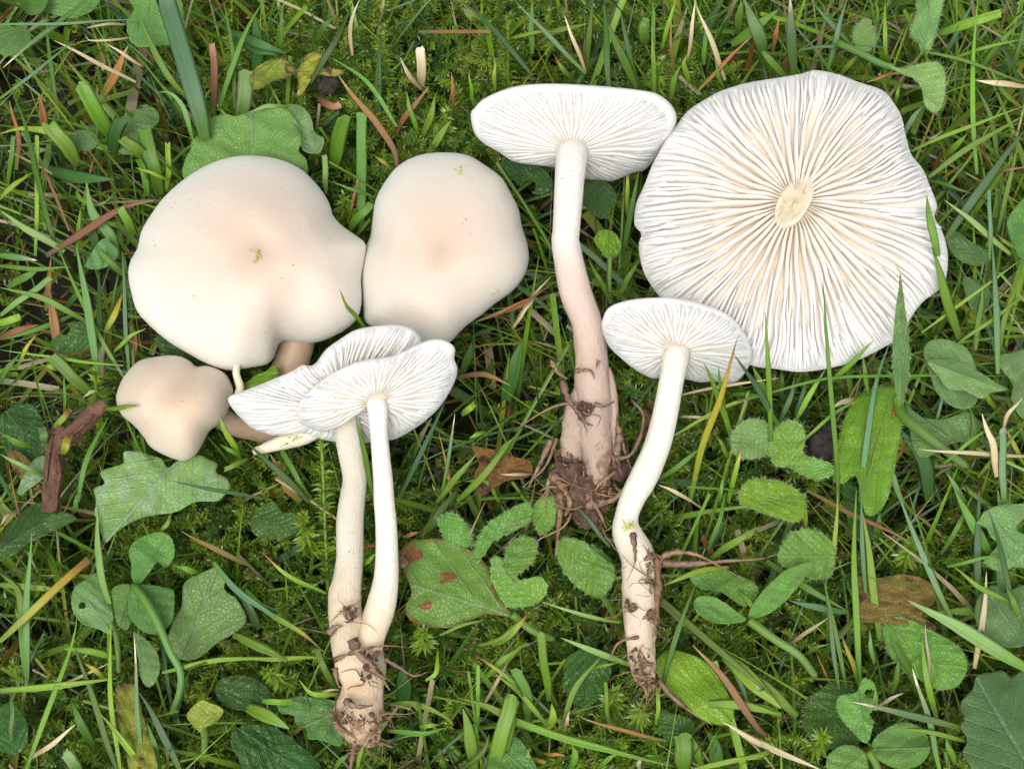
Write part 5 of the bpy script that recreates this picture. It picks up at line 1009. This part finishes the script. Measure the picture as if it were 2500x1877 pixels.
  ([(1720,1430),(1450,1290),(1278,1235)],20,'bright',.1,.4), ([(1475,1670),(1560,1450),(1592,1235)],40,'mid',-.4,.6,c_), ([(1720,1250),(1550,1100),(1370,975)],12,'tipped',.0,.4), ([(1078,1132),(1140,1080),(1150,940)],13,'bright',.2,.1), ([(1395,925),(1530,880),(1620,800),(1705,720)],14,'tipped',.0,.4), ([(1440,1110),(1540,1010),(1665,915)],17,'bright',.0,.3), ([(660,1670),(690,1570),(705,1505)],12,'bright',-.1,.3), ([(850,1430),(1050,1450),(1210,1415)],15,'mid',-.2,.1),
  ([(555,1215),(400,1210),(320,1130)],14,'bright',.0,.2), ([(480,610),(250,500),(95,365)],12,'tipped',-.1,.4), ([(1035,285),(1120,180),(1265,-10)],24,'dark',-.3,.2), ([(1690,1380),(1680,1200),(1620,1075)],28,'mid',-.3,.4,c_), ([(1430,1270),(1510,1130),(1590,990)],10,'straw',-.5,-.2), ([(940,1270),(945,1150),(930,1040)],45,'dark',-1.2,-.5), ([(0,1290),(120,1340),(260,1420)],36,'mid',-.3,.1), ([(1040,1410),(1110,1400),(1160,1400)],12,'bright',.0,.1), ([(1370,1661),(1340,1450),(1300,1300)],36,'bright',-.7,.0),
  ([(440,1200),(510,1190),(560,1185)],8,'straw',.1,.3), ([(1160,860),(1300,800),(1440,765)],10,'mid',-.1,.0), ([(940,270),(980,260),(1040,240)],12,'orange',-.1,.1), ([(530,1661),(580,1600),(630,1560)],14,'mid',-.3,.0), ([(1190,1661),(1180,1620),(1165,1600)],16,'mid',-.2,.2), ([(100,1250),(150,1260),(270,1260)],16,'bright',.2,.3,c_), ([(820,300),(730,330),(690,360)],10,'orange',-.2,.0), ([(1300,1661),(1420,1560),(1460,1450)],14,'mid',-.5,.0)],
'S3': [([(345,1250),(320,1050),(290,845)],22,'bright',-.3,.8,c_), ([(425,1400),(500,1180),(660,985)],17,'bright',-.3,.3), ([(820,1035),(600,950),(412,875)],17,'pale',.1,.5), ([(225,1380),(200,1200),(145,1065)],28,'mid',-.4,.4,c_), ([(340,1410),(200,1240),(20,1085)],15,'bright',-.2,.2), ([(0,1305),(400,1470),(700,1550),(1090,1645)],20,'bright',.2,.5), ([(-5,1670),(50,1500),(120,1235)],40,'mid',-.3,.6,c_), ([(705,1400),(690,1290),(685,1145)],10,'bright',-.3,.3,c_), ([(1030,1150),(1100,880),(1225,550)],15,'mid',-.2,.5),
  ([(1010,635),(1200,810),(1420,1000),(1720,1260)],19,'mid',.3,.3), ([(1400,985),(1550,1130),(1730,1300)],42,'bright',.1,.2), ([(1300,1270),(1500,1280),(1730,1335)],26,'bright',.2,.2), ([(1045,1490),(780,1430),(530,1350)],11,'orange',-.1,.3), ([(1190,1670),(1450,1610),(1668,1568)],15,'bright',.3,.6), ([(1145,1670),(1150,1540),(1140,1455)],48,'bright',-.1,.3,c_), ([(1255,1640),(1230,1550),(1205,1470)],20,'bright',-.3,.1), ([(1645,1465),(1580,1400),(1400,1130),(1205,918)],20,'brown',.1,.6),
  ([(1720,1565),(1550,1480),(1390,1380)],15,'straw',.0,.2), ([(770,785),(550,740),(305,660)],11,'pale',-.2,.1), ([(705,330),(620,220),(500,75)],11,'blue',.5,.8), ([(720,420),(650,370),(565,305)],13,'dark',-.2,.1), ([(1300,350),(1370,150),(1405,0)],14,'mid',-.3,.2), ([(1325,390),(1460,300),(1605,210)],21,'bright',-.2,.3), ([(1420,450),(1200,490),(1020,570)],16,'bright',-.1,.1), ([(600,1060),(680,1040),(760,1025)],8,'bright',.1,.3), ([(440,1420),(455,1360),(470,1310)],9,'straw',-.1,.1), ([(985,1400),(995,1320),(1000,1180)],11,'bright',-.3,.2,c_),
  ([(330,1430),(370,1350),(360,1270)],22,'bright',-.4,.0), ([(640,1661),(700,1600),(760,1570)],14,'bright',-.2,.2), ([(310,1570),(370,1575),(440,1580)],10,'orange',-.5,-.3), ([(1350,1661),(1330,1500),(1290,1440)],40,'mid',-.8,-.2), ([(880,1661),(885,1620),(890,1590)],12,'straw',.1,.3), ([(1540,1270),(1480,1130),(1430,1050)],12,'blue',-.2,.1), ([(0,920),(100,870),(230,720)],18,'tipped',-.1,.4), ([(0,1090),(90,1000),(200,915)],22,'bright',-.2,.2), ([(230,1661),(220,1570),(215,1540)],14,'bright',-.2,.2), ([(470,1661),(500,1600),(480,1500)],20,'bright',-.5,.0)],
'S4': [([(737,1195),(715,800),(700,400),(712,-10)],19,'bright',-.4,1.0), ([(772,650),(750,350),(740,-10)],13,'blue',-.2,.8), ([(850,890),(800,450),(750,115)],23,'bright',-.5,.7), ([(1295,780),(1150,480),(955,-10)],17,'blue',.0,.9), ([(1730,1060),(1400,860),(1025,650)],38,'pale',.4,.9), ([(1530,400),(1400,180),(1300,-10)],28,'mid',-.1,.5), ([(655,1185),(580,800),(515,530)],13,'mid',-.4,.3), ([(610,1205),(570,900),(535,560)],12,'blue',-.4,.2), ([(720,1140),(680,1000),(618,855)],13,'yellow',-.3,.3),
  ([(1085,1190),(980,980),(905,840)],19,'mid',-.4,.3), ([(1195,1360),(1140,1150),(1105,895)],18,'bright',-.3,.4), ([(1215,1680),(1150,1380),(1050,1060)],16,'white',.0,.6), ([(360,1345),(150,1150),(-5,1005)],27,'bright',-.1,.2), ([(265,1335),(120,1290),(0,1270)],19,'bright',.0,.2), ([(415,-5),(700,140),(1045,305)],13,'orange',.1,.2), ([(1375,1425),(1000,1330),(695,1260)],19,'white',.3,.75), ([(1405,1505),(1150,1440),(940,1420)],13,'bright',.3,.4), ([(320,910),(420,840),(545,755)],11,'straw',-.3,.0), ([(845,1285),(920,1240),(995,1205)],10,'straw',.0,.2), ([(0,1430),(250,1560),(510,1670)],17,'straw',.1,.0),
  ([(175,415),(420,580),(650,710)],20,'mid',.0,.1), ([(1645,670),(1570,320),(1505,125)],15,'dark',.4,.8), ([(1255,452),(1420,410),(1595,378)],11,'mid',.1,.4), ([(1640,670),(1450,570),(1288,445)],15,'bright',.3,.6), ([(1420,1060),(1480,700),(1492,480)],17,'straw',.0,.3), ([(1310,1630),(1270,1540),(1250,1470)],18,'mid',-.3,.1), ([(1440,650),(1440,300),(1450,-10)],20,'blue',-.3,.5), ([(1570,650),(1590,300),(1560,-10)],34,'blue',-.6,.2), ([(660,720),(500,700),(310,650)],20,'blue',-.3,.0), ([(1340,770),(1420,720),(1200,720)],24,'mid',-.5,-.2),
  ([(1160,1160),(1140,960),(1125,790)],8,'straw',-.1,.4), ([(0,590),(70,660),(110,760)],14,'mid',.1,.2), ([(0,300),(60,260),(130,210)],22,'bright',.0,.3), ([(190,1560),(90,1590),(0,1610)],16,'bright',.2,.3), ([(1717,780),(1660,680),(1600,540)],18,'mid',.2,.5), ([(560,500),(590,250),(600,0)],13,'bright',-.4,.4), ([(410,260),(408,120),(405,0)],12,'bright',-.4,.2), ([(400,980),(480,930),(560,910)],10,'mid',-.7,-.3), ([(820,300),(840,220),(855,130)],22,'mid',-.4,.2), ([(820,1030),(800,930),(790,830)],12,'pale',-.2,.2), ([(1220,370),(1300,250),(1420,0)],14,'mid',-.6,.0), ([(930,1210),(960,1080),(970,980)],16,'mid',-.5,.0)],
}
for reg, lst in BL.items():
    x0, y0 = REG[reg]; sc = .3763 if reg[0] == 'R' else .4077
    for e in lst:
        pts = [(x0 + a * sc, y0 + b * sc) for a, b in e[0]]
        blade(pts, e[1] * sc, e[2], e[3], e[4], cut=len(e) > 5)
print('traced blades', n_ind)

# ------------------------------------------------------------------ loose turf: moss and the mass of small grass
def region_xy(n, seed, ext=1.18):
    r_ = np.random.default_rng(seed)
    u = r_.uniform(-.5, .5, n) * 2500 * ext + 1250; v = r_.uniform(-.5, .5, n) * 1877 * ext + 938
    return u, v, r_

HOLLOWS = [(1225, 820, 150), (1310, 620, 70), (120, 240, 150), (150, 690, 150), (1500, 640, 90), (330, 800, 80), (790, 890, 60), (2320, 610, 90), (2240, 1150, 130), (1080, 960, 110), (60, 860, 110), (2080, 1560, 80), (1290, 1640, 110), (180, 1230, 90), (640, 1800, 100), (1750, 1250, 80)]
def hollow(u, v):
    return np.clip(sum(np.exp(-((u - a) ** 2 + (v - b) ** 2) / r ** 2) for a, b, r in HOLLOWS), 0, 1)

def grass_mass(n, seed, name, label, lng, wid, zb, pal_p, dk=1.0, zmax=.75, leafrej=.8, flat=.55):
    u, v, r_ = region_xy(n, seed, 1.85)
    dens = Wob(1.6, 6, 77)(u / 300, v / 300)
    right = np.clip((u - 1500) / 700, 0, 1) * np.clip((900 - v) / 500, 0, 1)
    top = np.clip((350 - v) / 250, 0, 1); ho = hollow(u, v)
    keep = r_.random(n) < np.clip((.45 + .35 * dens + .5 * right + .3 * top) * (1 - .5 * ho), .1, 1)
    u, v, ho = u[keep], v[keep], ho[keep]; n = len(u)
    base = P(u, v, zb - 1.2 * ho)
    Lg = r_.uniform(*lng, n) * (1 + .25 * np.clip((u - 1500) / 700, 0, 1)) * (1 - .35 * ho)
    az = r_.uniform(0, 2 * math.pi, n); lean = np.abs(r_.normal(0, flat, n)) + .08; bend = r_.normal(.5, .5, n)
    K = 7; t = np.linspace(0, 1, K)
    a = np.clip(lean[:, None] + bend[:, None] * t[None] ** 1.3, 0, 1.9)
    dl = Lg[:, None] / (K - 1)
    hx = np.cumsum(np.sin(a) * dl, 1) - np.sin(a[:, :1]) * dl; hz = np.cumsum(np.cos(a) * dl, 1) - np.cos(a[:, :1]) * dl
    pts = base[:, None] + np.stack([hx * np.cos(az)[:, None], hx * np.sin(az)[:, None], hz], -1)
    pu, pv = proj(pts); z = pts[..., 2] / CMU
    bad = (lookup(mask, pu, pv, False) & (z > -.45)).any(1)
    lh = lookup(lmask, pu, pv, -9.0)
    bad |= ((lh > -5) & (z > lh - .12)).any(1) & (r_.random(n) < leafrej)
    bad |= (z > zmax).any(1)
    ok = ~bad
    pts, n = pts[ok], int(ok.sum())
    hw = r_.uniform(*wid, n) * np.where(r_.random(n) < .10, 1.9, 1)
    tan = norm(np.gradient(pts, axis=1)); ref = norm(CAM - pts) + r_.normal(0, .5, (n, 1, 3))
    ac = norm(np.cross(tan, ref)); bb = np.cross(ac, tan)
    cut = r_.random(n) < .25
    prof = np.where(cut[:, None], np.clip(.7 + t, 0, 1)[None], (np.clip(.7 + t, 0, 1) * np.clip((1 - t) * 2, .04, 1) ** .8)[None])
    w = (hw[:, None] * prof)[..., None]
    V = np.stack([pts - ac * w + bb * w * .3, pts, pts + ac * w + bb * w * .3], 2)
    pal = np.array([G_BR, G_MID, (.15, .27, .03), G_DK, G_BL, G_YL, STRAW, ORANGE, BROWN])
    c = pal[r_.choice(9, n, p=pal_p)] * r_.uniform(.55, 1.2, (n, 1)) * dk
    tc = np.repeat(np.repeat(c[:, None, None], K, 1), 3, 2)
    tipd = (r_.random(n) < .10)[:, None, None, None] & (t > .8)[None, :, None, None]
    tc = np.where(tipd, np.array(STRAW) * .8, tc)
    F = (grid_faces(K, 3)[None] + (np.arange(n) * K * 3)[:, None, None]).reshape(-1, 4)
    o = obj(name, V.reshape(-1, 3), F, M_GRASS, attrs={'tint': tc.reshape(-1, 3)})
    tag(o, label, 'grass', kind='stuff')
    return n

def shoot_geo(n, base, axis, L, r_, whorls=13, per=6, ll=.0017):
    """starry moss shoots: narrow leaves spreading from a short stem"""
    K = whorls * per
    f = np.repeat(np.linspace(.12, 1.0, whorls), per)
    phi = np.tile(np.arange(per) * 2 * math.pi / per, whorls) + np.repeat(np.arange(whorls) * 2.4, per)
    x = norm(np.cross(axis, np.array([.31, .17, .93]))); y = np.cross(axis, x)
    ph = phi[None] + r_.uniform(0, 6.28, (n, 1)) + r_.normal(0, .3, (n, K))
    rad = x[:, None] * np.cos(ph)[..., None] + y[:, None] * np.sin(ph)[..., None]
    p = base[:, None] + axis[:, None] * (L[:, None] * f[None])[..., None]
    el = np.clip(.42 + .8 * f ** 5 + r_.normal(0, .22, (n, K)), -.3, 1.4)[..., None]
    d = norm(rad * np.cos(el) + axis[:, None] * np.sin(el))
    ln = (ll * (1.1 - .35 * f)[None] * r_.uniform(.75, 1.25, (n, K)))[..., None]
    s = norm(np.cross(d, axis[:, None])) * (ln * .115)
    rl = r_.normal(0, .8, (n, K))[..., None]; s = s * np.cos(rl) + np.cross(d, s) * np.sin(rl)
    midp = p + d * ln * .55; rec = (rad * .25 - axis[:, None] * .45) * ln
    tip = p + d * ln + rec * .55
    V = np.stack([p - s * .8, p + s * .8, midp - s, midp + s, tip], 2)       # n, K, 5, 3
    F0 = np.array([(0, 1, 3), (0, 3, 2), (2, 3, 4)])
    F = (F0[None] + (np.arange(n * K) * 5)[:, None, None]).reshape(-1, 3)
    return V.reshape(-1, 3), F, K * 5

def moss_mass(n, seed):
    u, v, r_ = region_xy(n, seed)
    d = Wob(2.0, 6, 31)(u / 260, v / 260)
    bias = .35 * np.exp(-((u - 1050) / 420) ** 2 - ((v - 200) / 260) ** 2) + .35 * np.exp(-((u - 1000) / 500) ** 2 - ((v - 1600) / 260) ** 2) + .2 * np.exp(-((u - 2150) / 300) ** 2 - ((v - 1450) / 260) ** 2) + .25 * np.exp(-((u - 650) / 300) ** 2 - ((v - 1350) / 220) ** 2)
    lft = np.clip((420 - u) / 300, 0, 1) * np.clip((1000 - v) / 200, 0, 1)
    sc = .42 + .75 * d + bias - .95 * hollow(u, v) - .3 * lft - .25 * np.clip((u - 1650) / 500, 0, 1) * np.clip((1100 - v) / 300, 0, 1)
    keep = r_.random(n) < np.clip(sc * 1.15, .06, 1)
    u, v, sc = u[keep], v[keep], sc[keep]; n = len(u)
    top = -2.3 + 1.95 * np.clip(sc, -.5, 1.02) + r_.normal(0, .22, n)
    L = r_.uniform(.007, .016, n)
    axis = norm(np.stack([r_.normal(0, .45, n), r_.normal(0, .45, n) - .1, np.ones(n)], -1))
    tipp = P(u, v, top); base = tipp - axis * L[:, None]
    pu, pv = proj(tipp); m = lookup(mask, pu, pv, False); lh = lookup(lmask, pu, pv, -9.0)
    z = tipp[:, 2] / CMU
    ok = ~((m & (z > -.35)) | ((lh > -5) & (z > lh - .2) & (r_.random(n) < .85)))
    base, axis, L = base[ok], axis[ok], L[ok]; n = len(L)
    V, F, per = shoot_geo(n, base, axis, L, r_)
    pal = np.array([(.17, .28, .022), (.12, .225, .022), (.22, .32, .03), (.08, .18, .03), (.26, .32, .05)])
    c = pal[r_.choice(5, n, p=[.32, .28, .18, .14, .08])] * r_.uniform(.55, 1.25, (n, 1))
    o = obj('moss', V, F, M_MOSS, attrs={'tint': np.repeat(c, per, 0)}, smooth=False)
    tag(o, 'starry yellow-green moss carpet under the grass', 'moss', kind='stuff')
    return n

def litter_mass(n, seed):
    u, v, r_ = region_xy(n, seed)
    parts = []; tints = []
    for i in range(n):
        h = r_.uniform(-4.8, -2.0); L = r_.uniform(30, 130); a = r_.uniform(0, 6.28)
        t = np.linspace(-.5, .5, 5)
        pu = u[i] + L * t * math.cos(a); pv = v[i] + L * t * math.sin(a)
        V, F = ribbon(P(pu, pv, h + r_.normal(0, .2) * t + .08 * np.sin(t * 6)), r_.uniform(.015, .09) * CMU, (1, .5), twist=r_.normal(0, 1), thick=.2)
        parts.append((V, F)); c = np.array([STRAW, BROWN, BROWN, (.10, .055, .03), ORANGE][r_.integers(5)]) * r_.uniform(.5, 1.0)
        tints.append(np.tile(c, (len(V), 1)))
    V, F = join(parts)
    o = obj('dead_litter', V, F, M_LITTER, attrs={'tint': np.concatenate(tints)})
    tag(o, 'brown dead grass litter lying under the moss and blades', 'litter', kind='stuff')

print('grass', grass_mass(13500, 5, 'short_grass', 'dense short green lawn grass filling the gaps between the larger blades', (.020, .046), (.00025, .0007), -3.4, [.29, .2, .16, .11, .11, .05, .04, .02, .02]),
      grass_mass(20000, 15, 'fine_grass', 'fine thin grass threads rising through the moss', (.030, .056), (.00015, .00038), -3.6, [.34, .18, .18, .05, .12, .06, .04, .02, .01], zmax=.9, flat=.6),
      grass_mass(13000, 25, 'undergrowth', 'layer of old grass and stalks deep in the turf, coloured darker for shade', (.012, .03), (.0003, .001), -5.0, [.06, .22, .12, .34, .04, .03, .05, .04, .10], .8, zmax=-1.3, flat=.9))  # old grass, its palette also darkened to deepen the shade low down
print('moss', moss_mass(10000, 6)); litter_mass(700, 8)

# a few moss shoots that stand out singly
def moss_shoot(u, v, top, L, tilt, label, seed, ll=.0026):
    r_ = np.random.default_rng(seed); tip = P(np.array([u]), np.array([v]), np.array([top]))
    axis = norm(np.array([[tilt[0], tilt[1], 1.0]])); base = tip - axis * L
    V, F, per = shoot_geo(1, base, axis, np.array([L]), r_, int(12 + L * 700), 6, ll)
    V2, F2 = tube(base + axis * np.linspace(0, L, 8)[:, None], .0004, 6); F2 = [f for f in F2]
    root = empty('moss_shoot', base[0], label, 'moss', 'single moss shoots')
    obj('moss_leaves', V, F, M_MOSS, root, attrs={'tint': np.tile(np.array([[.19, .31, .03]]), (len(V), 1))}, smooth=False)
    obj('moss_stem', V2, F2, M_MOSS, root, attrs={'tint': np.tile(np.array([[.16, .26, .03]]), (len(V2), 1))})
for k, (u, v, top, L, tl, lab) in enumerate([
    (785, 1075, .45, .030, (-.05, 1.6), 'tall leafy moss shoot leaning on the buff stem of the joined pair'), (1090, 275, .2, .012, (.1, .2), 'starry moss head left of the white cap on the longest stem'),
    (840, 480, .0, .010, (0, .1), 'starry moss head in the gap between the two smooth caps'), (1030, 1545, .2, .010, (0, 0), 'spiky moss star under the red-spotted leaf'),
    (1500, 1690, .1, .010, (0, .1), 'moss star left of the bright plantain leaf'), (1565, 1730, .1, .010, (0, 0), 'moss star just below the dirty foot of the curved stem'), (740, 1260, .2, .012, (0, .3), 'spiky moss head left of the buff stem'),
    (650, 1640, .1, .012, (-.4, 0), 'spiky moss sprig beside the shared foot of the pair'), (2010, 1800, .2, .010, (0, 0), 'starry moss head on the dull round leaf'), (560, 100, .1, .012, (0, .2), 'moss star beside the brown cut stalk'), (935, 70, .1, .016, (0, .6), 'upright moss shoot behind the shrivelled yellow leaf'),
    (1240, 60, .1, .018, (0, .9), 'tall moss shoot beside the dark long blade'), (1610, 150, .1, .012, (0, .3), 'bristly moss head between the two gilled caps'), (230, 915, .2, .012, (0, .5), 'moss shoot standing behind the forked twig'), (2230, 1320, .2, .012, (0, .2), 'moss tuft behind the withered leaf')]):
    moss_shoot(u, v, top, L, tl, lab, 700 + k)

# green flecks lying on the largest cap
def fleck(u, v, h, label, seed, nb=5):
    r_ = np.random.default_rng(seed); parts = []
    for k in range(nb):
        a = r_.uniform(0, 6.28); t = np.linspace(0, 1, 4); L = r_.uniform(10, 26)
        parts.append(ribbon(P(u + r_.normal(0, 6) + L * t * math.cos(a), v + r_.normal(0, 6) + L * t * math.sin(a), h + .02 * np.sin(t * 3)), .00022, (1, .3), thick=.4))
    V, F = join(parts)
    o = obj('moss_scrap', V, F, M_MOSS, None, P(u, v, h), {'tint': np.tile(np.array([[.62, .64, .16]]), (len(V), 1))})
    tag(o, label, 'moss scrap')
fleck(632, 620, 2.02, 'yellow-green moss scrap lying on the dimple of the largest cap', 1)
fleck(1127, 420, 1.55, 'tiny green scrap on the upper end of the oblong cap', 2, 2)
fleck(1204, 712, 1.02, 'tiny green scrap near the lower right rim of the oblong cap', 3, 2)
fleck(712, 1068, .95, 'yellow-green moss scrap on the pale tapering stem', 4, 4)
fleck(1540, 1290, 1.0, 'yellow-green moss scrap clinging to the bend of the ivory stem', 5, 9)

for o in bpy.data.objects:
    if '_o' in o: del o['_o']
